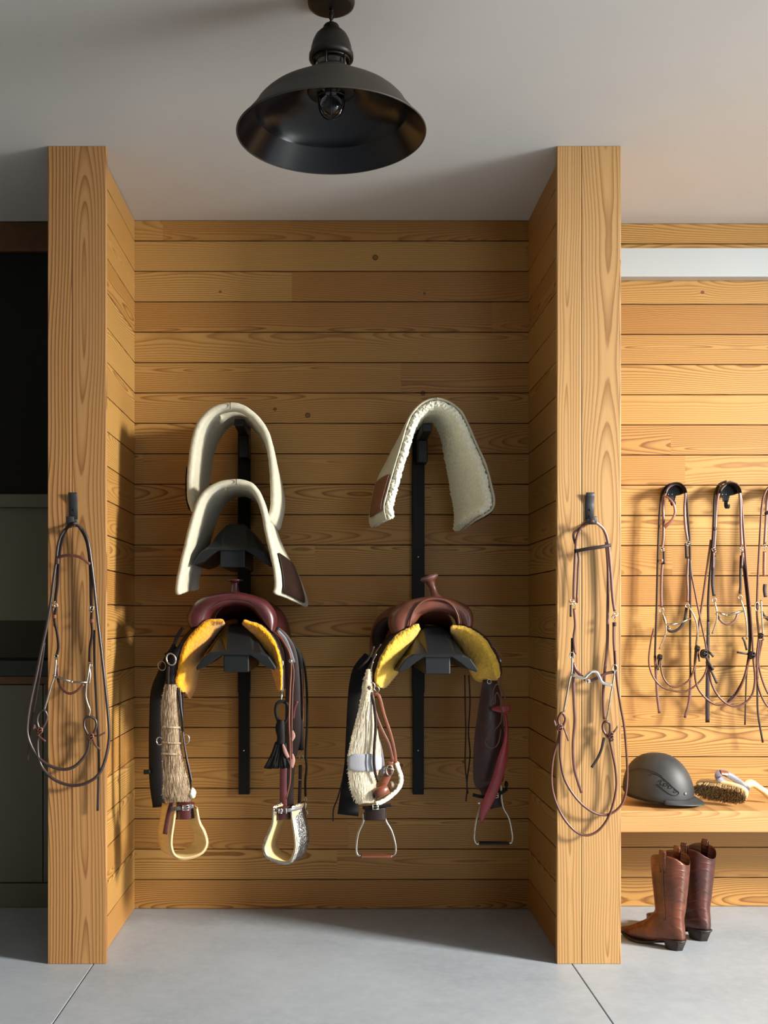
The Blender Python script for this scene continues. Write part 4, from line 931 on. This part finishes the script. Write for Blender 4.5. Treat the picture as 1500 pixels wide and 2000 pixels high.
strap_part(s1, 'tie_wrap', M['l_black'], c4((962, 985, .012), (955, 1040, .014), (962, 1100, .014), (958, 1150, .014)), 0.034, 0.018, scale=[.7, 1, .85, .95])
m = MB(); rnd = random.Random(3)
for k in range(15):
    u = (k/14-0.5)*2
    m.strap(spl(c4((960+u*30, 1135, .016), (948+u*48, 1220, .02+.006*rnd.random()), (940+u*88, 1308+8*rnd.random(), .018+.01*rnd.random())), 4), 0.0085, 0.005, (u*.4, -1, 0))
m.build('tassel', M['l_black'], s1, merge=False)
strap_part(s1, 'rough_leather_tab', M['l_pink'], c4((974, 1150, .026), (990, 1200, .03), (1010, 1240, .03)), 0.014, 0.004, scale=[.5, 1, .8])
strap_part(s1, 'rough_leather_tab', M['l_pink'], c4((1036, 1215, .0), (1040, 1260, .002), (1030, 1308, .002)), 0.018, 0.005, scale=[.5, 1, .8])
strap_part(s1, 'rough_leather_tab', M['l_pink'], c4((1034, 1060, .0), (1046, 1095, .002), (1030, 1125, .002)), 0.012, 0.005)
strap_part(s1, 'rough_leather_tab', M['l_burg'], c4((1070, 860, -.04), (1052, 910, -.04), (1042, 980, -.04)), 0.010, 0.003)
wide_stirrup(s1, c4, [(912, 1580), (906, 1680), (868, 1780), (848, 1850), (872, 1905), (940, 1938), (1008, 1946), (1042, 1905), (1058, 1835), (1052, 1755), (1036, 1650), (1030, 1580)], 80, -40, -.01, M['stirwood'], M['silver'])
strap_part(s1, 'stirrup_sleeve', M['l_burg'], c4((975, 1570, -.04), (976, 1620, -.04), (980, 1650, -.04)), 0.058, 0.045)
strap_part(s1, 'hobble_strap', M['l_grey'], c4((918, 1592, .0), (970, 1598, .006), (1030, 1592, .004), (1100, 1576, -.03)), 0.013, 0.004)
buckle(s1, c4((958, 1600, .012))[0], 0.012, 0.014, -0.1, 'brightsteel')
strap_part(s1, 'keeper', M['steel'], c4((994, 1582, .012), (998, 1618, .012)), 0.004, 0.004)

# ======== right saddle ========
c5 = crop(630, 1100, 3.333, 3.80)
s2 = empty('western_saddle', P(846, 1220, 3.9), 'chestnut western saddle with tall horn, cream cinch and thin metal stirrups, on the right rack', 'saddle')
m = MB(); arch(m, c5, [(452, 470, 560, 425), (425, 400, 588, 402), (440, 325, 612, 380), (500, 265, 640, 345), (592, 232, 672, 328), (700, 214, 708, 320), (800, 224, 775, 322), (885, 248, 835, 342), (950, 282, 860, 370), (980, 345, 872, 400), (972, 425, 900, 412)], -0.06, 0.06)
fk = m.build('fork', M['l_brown'], s2); mod_sub(fk, 1)
m = MB(); m.tube(spl(c5((566, 415, .002), (575, 360, .003), (600, 300, .003), (650, 250, .003), (715, 232, .003), (790, 240, .003), (845, 275, .003), (878, 335, .003), (890, 400, .002)), 6), 0.0042, 8); m.build('fork_rim', M['l_brown'], fk)
stitches(fk, c5, [(800, 235), (850, 265), (885, 320), (905, 400)], 0.002, 26, M['l_pink'])
stitches(fk, c5, [(640, 322), (700, 305), (770, 308), (830, 330)], 0.0, 20, M['l_dark'])
hb = c5((738, 222, -.055))[0]; ht = c5((693, 90, -.055))[0]; ax = (ht-hb); L_ = ax.length
m = MB(); m.lathe([(0.030, -.012), (0.0225, .0), (0.015, .010), (0.0125, L_*.40), (0.0125, L_*.55), (0.017, L_*.68), (0.019, L_*.80), (0.0325, L_*.88), (0.0335, L_*1.0), (0.029, L_*1.07), (0.0, L_*1.09)], hb, 32, ax); hn = m.build('horn', M['l_brown'], s2)
m = MB(); u = ax.normalized(); q = u.orthogonal().normalized(); w_ = u.cross(q); cc = hb+u*L_*0.97
m.tube([cc+(q*math.cos(a)+w_*math.sin(a))*0.0336 for a in [i*math.pi/16 for i in range(32)]], 0.0022, 6, closed=True); m.build('horn_binding', M['l_grey'], hn)
seat(s2, M['l_brown'], 0.364, 0.315, zat(1171, 3.85), 0.155)
LO = [(628, 398), (595, 408), (560, 425), (480, 470), (420, 540), (380, 610), (355, 690), (345, 760), (375, 810)]
LI = [(632, 425), (625, 460), (606, 510), (560, 590), (510, 660), (465, 720), (430, 765), (405, 795), (386, 812)]
LR_ = [(640, 440), (625, 490), (600, 540), (560, 600), (520, 655), (480, 710), (450, 750), (430, 780), (410, 800)]
RO = [(830, 418), (880, 412), (950, 425), (1040, 480), (1100, 560), (1138, 640), (1152, 700), (1148, 735), (1142, 748)]
RI = [(836, 440), (848, 465), (875, 510), (912, 580), (960, 660), (990, 725), (1020, 760), (1080, 766), (1136, 752)]
RR = [(830, 450), (845, 480), (870, 520), (905, 580), (940, 640), (965, 690), (990, 730), (1030, 750), (1080, 756)]
for O_, I_, R_, sg in ((LO, LI, LR_, -1), (RO, RI, RR, 1)):
    mid = [((a*0.75+c_*0.25), (b*0.75+d*0.25)) for (a, b), (c_, d) in zip(O_, I_)]
    sheet(s2, 'fleece_lining', M['fleece'], c5, [(O_, 0.0), (mid, 0.003), (I_, -.10), (R_, -.30)], 0.012, label='golden yellow fleece lining', disp=(0.006, 0.012), sub=2)
    A = [(x+sg*7, y-3) for x, y in O_]
    C_ = [(x+sg*(30 if sg < 0 else 8), y-6) for x, y in O_]
    E_ = [(x+(sg*52 if sg < 0 else -28), y-6) for x, y in O_]
    sheet(s2, 'skirt', M['l_dark'], c5, [(A, 0.004), (A, -.02), (C_, -.18), (E_, -.42)], 0.007, label='dark skirt leather')
# left side
m = MB(); arch(m, c5, [(330, 560, 420, 500), (318, 480, 430, 440), (345, 400, 460, 390), (405, 350, 500, 350)], -.30, .05); m.build('seat_jockey', M['l_dark'], s2)
strap_part(s2, 'fender', M['l_black'], c5((300, 600, -.10), (245, 690, -.10), (228, 780, -.10), (222, 900, -.09), (212, 1100, -.08), (202, 1300, -.08), (185, 1450, -.07), (165, 1640, -.06)), 0.068, 0.005, scale=[.5, .75, .9, 1, 1, 1, 1.05, 1.15])
strap_part(s2, 'saddle_string', M['l_black'], c5((150, 1300, -.05), (128, 1420, -.05), (98, 1530, -.05), (72, 1600, -.05), (68, 1680, -.05)), 0.005, 0.003)
strap_part(s2, 'saddle_string', M['l_dark'], c5((335, 540, .0), (300, 620, .0), (262, 660, .0), (235, 690, -.02)), 0.008, 0.004)
strap_part(s2, 'saddle_string', M['l_dark'], c5((380, 525, .0), (335, 600, .004), (318, 680, .006), (322, 760, .01)), 0.006, 0.004)
cords(s2, 'cinch', M['cinch_w'], c5, [(298, 690, 24, .006), (294, 780, 52, .012), (292, 860, 74, .014), (285, 980, 112, .016), (277, 1100, 158, .018), (274, 1230, 205, .018), (268, 1320, 200, .016), (262, 1400, 176, .016), (264, 1480, 150, .016), (280, 1560, 108, .010)], 20, 0.005, 'cream mohair cord cinch', frizz=0.008)
m = MB(); rows = []
for k in range(13):
    t_ = -1+2*k/12; hh = 60*(1-abs(t_)**6*0.45) if abs(t_) < .999 else 40
    rows.append(c5(*[(276+t_*110, 1298+v*hh, .022+.012*math.cos(t_*1.4)) for v in (-1, -.5, 0, .5, 1)]))
m.grid(rows); o = m.build('cinch_band', M['neo'], s2, 'smooth grey band across the cinch'); mod_solid(o, 0.008, 0); mod_sub(o, 1)
strap_part(s2, 'band_seam', M['l_grey'], c5((288, 1240, .0385), (286, 1298, .0395), (290, 1355, .0385)), 0.0016, 0.003)
strap_part(s2, 'latigo', M['l_dark'], c5((315, 840, .02), (338, 940, .03), (346, 1060, .036), (338, 1180, .04), (334, 1290, .044), (344, 1370, .04), (362, 1425, .034)), 0.0105, 0.004)
strap_part(s2, 'latigo', M['l_grey'], c5((312, 900, .03), (306, 1000, .036), (296, 1120, .036), (290, 1235, .038)), 0.003, 0.003)
strap_part(s2, 'latigo', M['l_brown'], c5((322, 850, .016), (345, 980, .02), (385, 1085, .02), (430, 1180, .018), (458, 1290, .016)), 0.012, 0.004)
strap_part(s2, 'latigo', M['l_tan'], c5((338, 845, .010), (368, 870, .010), (400, 990, .010), (440, 1110, .010), (466, 1220, .010), (476, 1300, .010)), 0.013, 0.004)
strap_part(s2, 'latigo', M['l_grey'], c5((345, 1100, .010), (372, 1200, .010), (388, 1300, .010), (392, 1380, .010)), 0.016, 0.004)
def f(m):
    ring(m, c5((436, 1348, .02))[0], 0.0125, 0.0028, 1.5); m.tube(c5((405, 1330, .022), (470, 1345, .022)), 0.002, 6)
part(s2, 'cinch_buckle', M['steel'], f)
strap_part(s2, 'latigo', M['l_tan'], c5((440, 1290, .014), (436, 1350, .012), (418, 1400, .014), (388, 1462, .018)), 0.024, 0.004)
m = MB(); a_, b_ = c5((336, 1508, .024), (424, 1462, .018)); rows = []
for k in range(3):
    pass
m.tube([a_, a_.lerp(b_, .5), b_], 0.0200, 20); o = m.build('leather_roll', M['l_tan'], s2, 'rolled tan leather keeper')
m = MB(); m.ball(a_+V((-.0006, -.002, 0)), (0.004, .011, .013), 12, 8); m.build('roll_core', M['l_black'], o)
m = MB(); m.strap(spl(c5((478, 1290, .006), (498, 1350, .008), (512, 1400, .01), (498, 1460, .012), (450, 1510, .014), (395, 1548, .016), (345, 1565, .016)), 6), 0.017, 0.010); o = m.build('cinch_lining', M['fleecew'], s2, 'folded cream fleece of the cinch'); mod_sub(o, 1); mod_disp(o, .005, .008)
m = MB(); m.ball(c5((462, 1455, -.004))[0], (.016, .012, .024), 14, 10, Matrix.Rotation(-.5, 3, 'Y')); o = m.build('cinch_fold', M['cinch_b'], s2); mod_disp(mod_sub(o, 1), .006, .01)
part(s2, 'rigging_ring', M['steel'], lambda m: ring(m, c5((318, 800, .016))[0], 0.012, 0.0024, 1.2))
part(s2, 'rigging_ring', M['steel'], lambda m: ring(m, c5((352, 818, .014))[0], 0.008, 0.002, 1.4, rot=.6))
m = MB(); m.ball(c5((300, 812, .02))[0], (.008, .006, .011), 12, 8); m.build('rigging_knot', M['l_dark'], s2)
strap_part(s2, 'skirt_lace', M['steel'], c5((352, 590, .006), (322, 650, .008), (312, 700, .01), (330, 640, .012)), 0.003, 0.003)
strap_part(s2, 'hobble_strap', M['l_black'], c5((262, 1592, .006), (310, 1590, .012), (380, 1580, .012), (455, 1574, .008)), 0.012, 0.004)
buckle(s2, c5((345, 1586, .018))[0], 0.020, 0.017, 0.06, 'brightsteel')
strap_part(s2, 'stirrup_sleeve', M['l_dark'], c5((343, 1590, -.005), (343, 1630, -.005), (343, 1672, -.005)), 0.078, 0.022)
def rod_stirrup(root, cf, lp, rp, tl, tr, off, treadmat):
    m = MB(); m.tube(spl(cf(*[(x, y, off) for x, y in lp]), 6), 0.0042, 8); o = m.build('stirrup', M['steel'], root, 'thin bright metal stirrup')
    m.tube(spl(cf(*[(x, y, off) for x, y in rp]), 6), 0.0042, 8)
    me = o.data; bpy.data.objects.remove(o); 
    a_, b_ = cf((tl[0], tl[1], off), (tr[0], tr[1], off)); m.tube([a_, b_], 0.004, 8)
    o = m.build('stirrup', M['steel'], root, 'thin bright metal stirrup')
    a2, b2_ = a_.lerp(b_, .03), a_.lerp(b_, .97)
    m = MB(); m.box((a2.x, a2.y-.020, min(a2.z, b2_.z)-.0045), (b2_.x, a2.y+.02, min(a2.z, b2_.z)+.0045), 0.004); m.build('tread', treadmat, o, 'leather covered tread')
    return o
rod_stirrup(s2, c5, [(266, 1625), (266, 1680), (232, 1760), (220, 1850), (226, 1895), (245, 1905)], [(408, 1622), (412, 1675), (450, 1745), (474, 1830), (474, 1885), (455, 1905)], (240, 1905), (458, 1905), -.01, M['l_brown'])
# right side
M['l_fender'] = leather('red_brown_fender_leather', (62, 32, 27))
strap_part(s2, 'fender', M['l_fender'], c5((1088, 758, -.06), (1092, 850, -.07), (1090, 1000, -.07), (1086, 1150, -.07), (1084, 1300, -.07), (1080, 1420, -.07), (1092, 1470, -.06), (1108, 1590, -.05)), 0.118, 0.006, scale=[.42, .62, .80, .95, 1, .92, .66, .44])
part(s2, 'fender_stitching', M['l_rein'], lambda m: m.tube(spl(c5((1040, 1300, -.05), (1046, 1380, -.05), (1080, 1405, -.05), (1118, 1380, -.05), (1124, 1310, -.05)), 5), 0.0009, 5))
strap_part(s2, 'keeper', M['l_red'], c5((1102, 945, -.04), (1160, 950, -.025), (1222, 948, -.03)), 0.026, 0.006, scale=[.5, 1, .9])
rein_part(s2, 'saddle_string', M['l_rein'], c5((1150, 660, .0), (1158, 760, .0), (1162, 900, .004), (1164, 1020, .004), (1130, 1075, 0), (1078, 1125, -.01), (1060, 1165, -.01), (1080, 1198, -.01), (1125, 1196, -.01), (1150, 1150, 0), (1160, 1080, 0)), 0.0024)
rein_part(s2, 'saddle_string', M['l_rein'], c5((1118, 918, -.01), (1108, 850, -.005), (1130, 790, -.005), (1165, 810, -.005), (1185, 870, -.005), (1190, 920, -.005)), 0.0028)
rein_part(s2, 'saddle_string', M['l_rein'], c5((1125, 910, .0), (1125, 860, .0), (1140, 845, .0), (1156, 890, .0), (1160, 960, .0)), 0.0024)
rein_part(s2, 'saddle_string', M['l_dark'], c5((1170, 1000, -.02), (1166, 1200, -.02), (1160, 1360, -.02), (1158, 1440, -.02)), 0.0028)
for pth in (((926, 728, -.12), (928, 900, -.12), (932, 1100, -.12), (928, 1300, -.12), (940, 1450, -.12), (934, 1550, -.12)), ((952, 728, -.12), (960, 900, -.12), (950, 1100, -.12), (960, 1250, -.12), (940, 1420, -.12), (946, 1500, -.12))):
    rein_part(s2, 'saddle_string', M['l_dark'], c5(*pth), 0.0028)
strap_part(s2, 'latigo', M['l_red'], c5((1188, 980, -.02), (1198, 1060, -.012), (1192, 1160, -.008), (1170, 1280, .0), (1138, 1400, .004), (1095, 1510, .006), (1055, 1600, .006), (1030, 1690, .006)), 0.038, 0.004, normal=(0.1, -1, 0), scale=[.3, .3, .5, .95, 1, 1.05, .9, .25], label='long oxblood strap')
strap_part(s2, 'latigo', M['l_tan'], c5((1196, 990, -.022), (1200, 1100, -.02), (1202, 1260, -.02), (1190, 1330, -.02)), 0.008, 0.004)
part(s2, 'rigging_ring', M['steel'], lambda m: ring(m, c5((1085, 770, .0))[0], 0.007, 0.002, 1.2))
part(s2, 'concho', M['steel'], lambda m: m.ball(c5((1158, 632, -.01))[0], (.008, .006, .008), 12, 8))
rein_part(s2, 'skirt_lace', M['l_tan'], c5((1096, 535, .0), (1130, 560, .0), (1160, 600, .0), (1172, 640, -.004)), 0.0028)
strap_part(s2, 'hobble_strap', M['l_black'], c5((978, 1508, -.02), (1040, 1520, -.02), (1120, 1518, -.02), (1200, 1470, -.03)), 0.012, 0.005)
m = MB(); m.ball(c5((1196, 1440, -.03))[0], (.007, .01, .013), 12, 8); m.build('strap_knot', M['l_black'], s2)
buckle(s2, c5((1132, 1512, -.01))[0], 0.012, 0.016, 0.1, 'brightsteel')
part(s2, 'concho', M['brightsteel'], lambda m: m.ball(c5((1020, 1562, .0))[0], (.0055, .004, .0045), 12, 8))
strap_part(s2, 'stirrup_sleeve', M['l_dark'], c5((1110, 1480, -.04), (1120, 1550, -.04), (1130, 1590, -.04)), 0.042, 0.012)
rod_stirrup(s2, c5, [(1045, 1560), (1022, 1600), (1000, 1680), (988, 1780), (1000, 1822), (1015, 1830)], [(1162, 1440), (1168, 1540), (1182, 1600), (1216, 1665), (1236, 1770), (1232, 1815), (1215, 1822)], (1012, 1822), (1218, 1818), -.03, M['l_dark'])
# ---------------- riding helmet on the bench ----------------
ZB = 0.461
hc = V((1.293, 4.16, ZB+.006)); hyaw = math.radians(-20); R3 = Matrix.Rotation(hyaw, 3, 'Z')
hel = empty('riding_helmet', hc, 'dusty black riding helmet with short peak resting on the bench', 'helmet')
def hl(x, y, z):      # helmet frame -> world, tipped slightly forwards
    v = Matrix.Rotation(math.radians(3), 3, 'Y') @ V((x, y, z)); return hc+R3 @ v
A_, B_, C2 = 0.137, 0.108, 0.146
def hs(u, v, k=1.0):  # u around, v from rim (0) to crown (pi/2)
    cu, su, cv, sv_ = math.cos(u), math.sin(u), math.cos(v), math.sin(v)
    cv2 = abs(cv)**0.88*(1 if cv > 0 else -1)
    front = 1-0.10*max(0, cu)**2*sv_
    return (A_*k*cu*cv2*front-0.006*sv_, B_*k*su*cv2, 0.052+C2*k*abs(sv_)**0.95*(1 if sv_ >= 0 else -1))
rows = []
for j in range(15):
    v = math.pi/2*j/14
    rows.append([hl(*hs(2*math.pi*i/48, v)) for i in range(48)])
low = []
for zf, kk in ((0.0, .90), (0.010, .975), (0.030, 1.0)):
    r = []
    for i in range(48):
        u = 2*math.pi*i/48; cu = math.cos(u)
        zrim = 0.012+0.010*math.cos(2*u)*0.5+0.004*cu+(0.014 if False else 0)
        zrim = 0.016-0.012*cu
        z = zrim+zf*(0.052-zrim)/0.052
        r.append(hl(A_*kk*cu, B_*kk*math.sin(u), z))
    low.append(r)
m = MB(); m.grid(low+rows, closed=True); o = m.build('shell', M['helmet'], hel); mod_solid(o, 0.006, -1); mod_sub(o, 1); shell = o
m = MB(); rr = []   # dark liner closing the inside
for kk, zz in ((.93, .012), (.9, .05), (.6, .12), (0.02, .15)): rr.append([hl(A_*kk*math.cos(a), B_*kk*math.sin(a), zz-0.01*math.cos(a)*(1-zz*6)) for a in [2*math.pi*i/32 for i in range(32)]])
m.grid(rr, closed=True); m.build('liner', M['dark'], hel)
m = MB(); rows = []
for k in range(21):     # peak
    u = math.radians(-78+156*k/20); r = []
    cu, su = math.cos(u), math.sin(u); ext = 0.046*max(0, math.cos(u*1.12))**0.8
    for t_ in (0, .25, .5, .75, 1):
        r.append(hl((A_*.985+ext*t_)*cu, (B_*.985+ext*t_*.6)*su, 0.040-0.030*t_+0.004*math.cos(u)*t_-0.010*abs(su)*(1-t_)))
    rows.append(r)
m.grid(rows); o = m.build('peak', M['helmet'], hel); mod_solid(o, 0.005, 0); mod_sub(o, 1)
def onshell(x, z, lift=0.0):
    zz = (z-0.052)/C2; zz = max(-.99, min(.99, zz)); k = math.sqrt(max(0.0, 1-abs(zz)**2.1))
    cu = min(.99, max(-.99, (x+0.006*zz)/(A_*max(k, .05)**0.88))); su = math.sqrt(1-cu*cu)
    return hl(x, -(B_*su*k**0.88)-lift, z)
def emb(pts, n=5, lift=.001): return [onshell(p.x, p.z, lift) for p in spl([V((x, 0, z)) for x, z in pts], n)]
m = MB()
m.tube(emb([(-.030, .118), (-.018, .128), (.010, .120), (.040, .098), (.066, .075), (.078, .066), (.080, .058), (.070, .050), (.052, .053), (.028, .068), (.0, .090)], 4), 0.0014, 6)
m.build('emblem_outline', M['dark'], shell)
m = MB()   # slanted strokes of the moulded lettering
for st_ in ([(.004, .098), (.016, .108), (.036, .100)], [(.016, .104), (.012, .091), (.020, .088)], [(.026, .096), (.024, .083)], [(.028, .096), (.038, .092), (.036, .086), (.028, .086)], [(.042, .088), (.042, .076)], [(.044, .088), (.055, .083), (.053, .077), (.046, .077)], [(.062, .072), (.070, .068), (.074, .063), (.066, .062), (.060, .066)]):
    m.tube(emb(st_, 4), 0.0011, 5)
m.build('emblem_lettering', M['dark'], shell)
for dz_ in (0.0, .006):
    m = MB(); m.tube(emb([(-.118, .118-dz_), (-.09, .135-dz_), (-.05, .141-dz_), (-.010, .132-dz_), (.02, .120-dz_)], 6, .0002), 0.0009, 6); m.build('moulded_line', M['helmet'], shell)
m = MB(); m.ball(onshell(.104, .058, .001), (.0045, .0045, .006), 12, 8); m.build('rivet', M['brightsteel'], hel, 'silver rivet above the peak')
m = MB(); m.tube(emb([(-.02, .030), (.02, .022), (.05, .020)], 4, .0004), 0.0008, 5); m.build('scuff_trim', M['iron'], hel)
# ---------------- grooming brush ----------------
bc = P(1409, 1543, 4.15); n_ = V((-.50, -.80, -.32)).normalized(); e1 = V((.84, -.50, -.10)); e1 = (e1-n_*e1.dot(n_)).normalized(); e2 = e1.cross(n_).normalized()
if e2.z < 0: e2 = -e2
br = empty('grooming_brush', bc, 'wooden horse brush lying on its side on the bench, bristles towards the helmet', 'brush')
def bl(a, b, h): return bc+e1*a+e2*b+n_*h
ov = lambda t_, L=.100, W=.037: (L*math.copysign(abs(math.cos(t_))**.75, math.cos(t_)), W*math.copysign(abs(math.sin(t_))**.75, math.sin(t_)))
ang = [2*math.pi*i/48 for i in range(48)]
m = MB(); rows = []
for h_, k in ((.004, .0), (.004, .95), (.001, 1.0), (-.010, 1.0), (-.016, .95), (-.019, .7), (-.019, .0)): rows.append([bl(ov(t_)[0]*k, ov(t_)[1]*k, h_) for t_ in ang])
m.grid(rows, closed=True); o = m.build('block', M['palewood'], br)
m = MB(); rnd = random.Random(11)
for q in range(2600):
    a, b = (rnd.random()*2-1)*.092, (rnd.random()*2-1)*.031
    if abs(a/.092)**3+abs(b/.031)**3 > 1: continue
    p0 = bl(a, b, .003); d = e1*(a*0.10+rnd.gauss(0, .0018))+e2*(b*0.12+rnd.gauss(0, .0018))
    p1 = p0+n_*(.036+rnd.gauss(0, .0012))+d; s1_ = e1*.0009; s2_ = e2*.0009
    m.add([p0-s1_, p0+s1_, p0+s2_, p1-s1_, p1+s1_, p1+s2_], [[0, 1, 4, 3], [1, 2, 5, 4], [2, 0, 3, 5], [3, 4, 5]], False)
o = m.build('bristles', M['bristle'], br, 'dense speckled bristles', merge=False); o['kind'] = 'stuff'
bz = crop(1350, 1480, 10, 4.15)
strap_part(br, 'hand_strap', M['l_grey'], bz((690, 480, .0), (600, 440, .008), (535, 390, .012), (530, 330, .005), (580, 290, -.01), (700, 320, -.015), (850, 410, -.012), (980, 510, -.006), (1070, 600, .0), (1085, 640, .01)), 0.026, 0.003, normal=(-.25, -.9, .4))
strap_part(br, 'strap_end', M['l_tan'], bz((575, 285, -.005), (660, 300, -.010), (720, 325, -.0118)), 0.0215, 0.0042, normal=(-.35, -.75, .6))
m = MB(); m.tube(spl(bz((1010, 560, -.02), (1080, 520, -.022), (1160, 500, -.025), (1230, 520, -.028), (1330, 590, -.03), (1430, 660, -.03), (1520, 730, -.03), (1600, 770, -.03)), 6), 0.0145, 14, scale=[1+0.15*math.sin(i*.2) for i in range(43)]); m.build('handle', M['palewood'], br, 'curved pale wooden handle')
# ---------------- cowboy boots ----------------
def boot(loc, yaw, label, mat, sc=1.0, lean=0.0, top=.345):
    root = empty('cowboy_boot', (loc[0], loc[1], 0), label, 'boot', 'pair of cowboy boots under the bench')
    R = Matrix.Rotation(yaw, 3, 'Z')
    def W(f_, s_, z_): return V((loc[0], loc[1], 0))+R @ V((f_*sc+lean*max(0, z_-.1), s_*sc, z_*sc))
    secs = [(-.074, top, .074, top, .060), (-.072, .30, .072, .30, .058), (-.067, .24, .067, .24, .054), (-.060, .18, .061, .184, .048), (-.056, .145, .059, .152, .044), (-.053, .118, .060, .134, .041), (-.054, .092, .068, .122, .038),
            (-.058, .066, .080, .110, .036), (-.060, .046, .092, .101, .036), (-.054, .036, .104, .093, .036), (-.025, .033, .118, .084, .037), (.025, .027, .135, .075, .039), (.070, .013, .152, .067, .041), (.110, .009, .172, .058, .041), (.150, .010, .190, .050, .036), (.185, .014, .208, .045, .027), (.210, .020, .223, .041, .016), (.226, .027, .231, .035, .006)]
    rows = []; N = 32
    for (fb, zb_, ff, zf, hw) in secs:
        r = []
        for k in range(N):
            t_ = 2*math.pi*k/N; e = math.cos(t_); s_ = math.sin(t_)
            ee = math.copysign(abs(e)**.9, e); ss = math.copysign(abs(s_)**.85, s_); q = (ee+1)/2
            z = zb_+(zf-zb_)*q; f_ = fb+(ff-fb)*q
            if zb_ > top-.001: z += .016*(abs(s_)**1.5)-.022*(abs(e)**4)
            elif zb_ > .29: z += .006*(abs(s_)**1.5)-.006*(abs(e)**4)
            wob = 0.002*math.sin(z*110+k*.8) if .07 < z < .17 else 0
            f_ = f_ if f_ < .08 else .08+(f_-.08)*.88
            r.append(W(f_+wob, hw*ss+wob, z))
        rows.append(r)
    m = MB(); m.grid(rows, closed=True); o = m.build('upper', mat, root); mod_solid(o, 0.003, -1); mod_sub(o, 1)
    # shank, sole and heel
    out = [(-.062, 0), (-.056, .020), (-.035, .030), (-.005, .028), (.03, .022), (.06, .026), (.10, .038), (.13, .0425), (.16, .040), (.19, .031), (.215, .017), (.232, 0)]
    zb = lambda f_: .034 if f_ < .0 else (.034-.030*min(1, (f_)/.075)**1.3 if f_ < .075 else .004+ .022*max(0, (f_-.13)/.10)**1.6)
    pts = [(a, b) for a, b in out]+[(a, -b) for a, b in out[-2:0:-1]]
    m = MB(); rr = []
    for dzz, k in ((.0, .94), (.0, 1.0), (.006, 1.0), (.007, .94)): rr.append([W(a*(1 if a < 0 else 1)*(k if a > .1 or a < -.04 else 1), b*k, zb(a)+dzz) for a, b in [((q_[0] if q_[0] < .08 else .08+(q_[0]-.08)*.88), q_[1]) for q_ in pts]])
    m.grid(rr, closed=True); m.add(rr[0], [list(range(len(pts)))[::-1]]); m.add(rr[-1], [list(range(len(pts)))]); m.build('sole', M['sole'], root)
    m = MB(); rr = []
    for z, k, sh in ((0.0, .80, .004), (.012, .86, .002), (.030, 1.0, 0), (.038, 1.0, 0)):
        rr.append([W(-.020+(x+.0)*k+sh, y*k, z) for x, y in [(.034, .026), (.036, 0), (.034, -.026), (.0, -.031), (-.026, -.026), (-.042, 0), (-.026, .026), (.0, .031)]])
    m.grid(rr, closed=True); m.add(rr[0], [list(range(8))[::-1]]); m.add(rr[-1], [list(range(8))]); o = m.build('heel', M['sole'], root); mod_bev(o, .002)
    for sg in (1, -1):
        m = MB(); m.strap([W(0.002, sg*.0555, top-.055), W(0.002, sg*.060, top-.02), W(.002, sg*.0625, top+.022), W(.002, sg*.059, top+.030), W(.002, sg*.054, top+.020), W(.002, sg*.052, top-.03)], 0.026*sc, 0.003, [tuple(R @ V((0, sg, 0)))]*3+[tuple(R @ V((0, 0, 1)))]+[tuple(R @ V((0, -sg, 0)))]*2); m.build('pull_strap', mat, root)
        m = MB(); m.tube([W(.002, sg*hw_, z_) for hw_, z_ in ((.0605, top+.012), (.0592, .30), (.0552, .24), (.0492, .18), (.0445, .14), (.042, .115))], 0.0022, 6); m.build('side_seam', mat, root)
    return root
boot((1.230, 3.806), math.radians(135), 'worn brown cowboy boot in front, side-on with toe pointing at the right post', M['boot_tan'], .95, 0, .352)
boot((1.362, 3.925), math.radians(124), 'dark oxblood cowboy boot standing behind the brown one, heel towards the viewer', M['boot_dark'], 1.06, 0, .312)
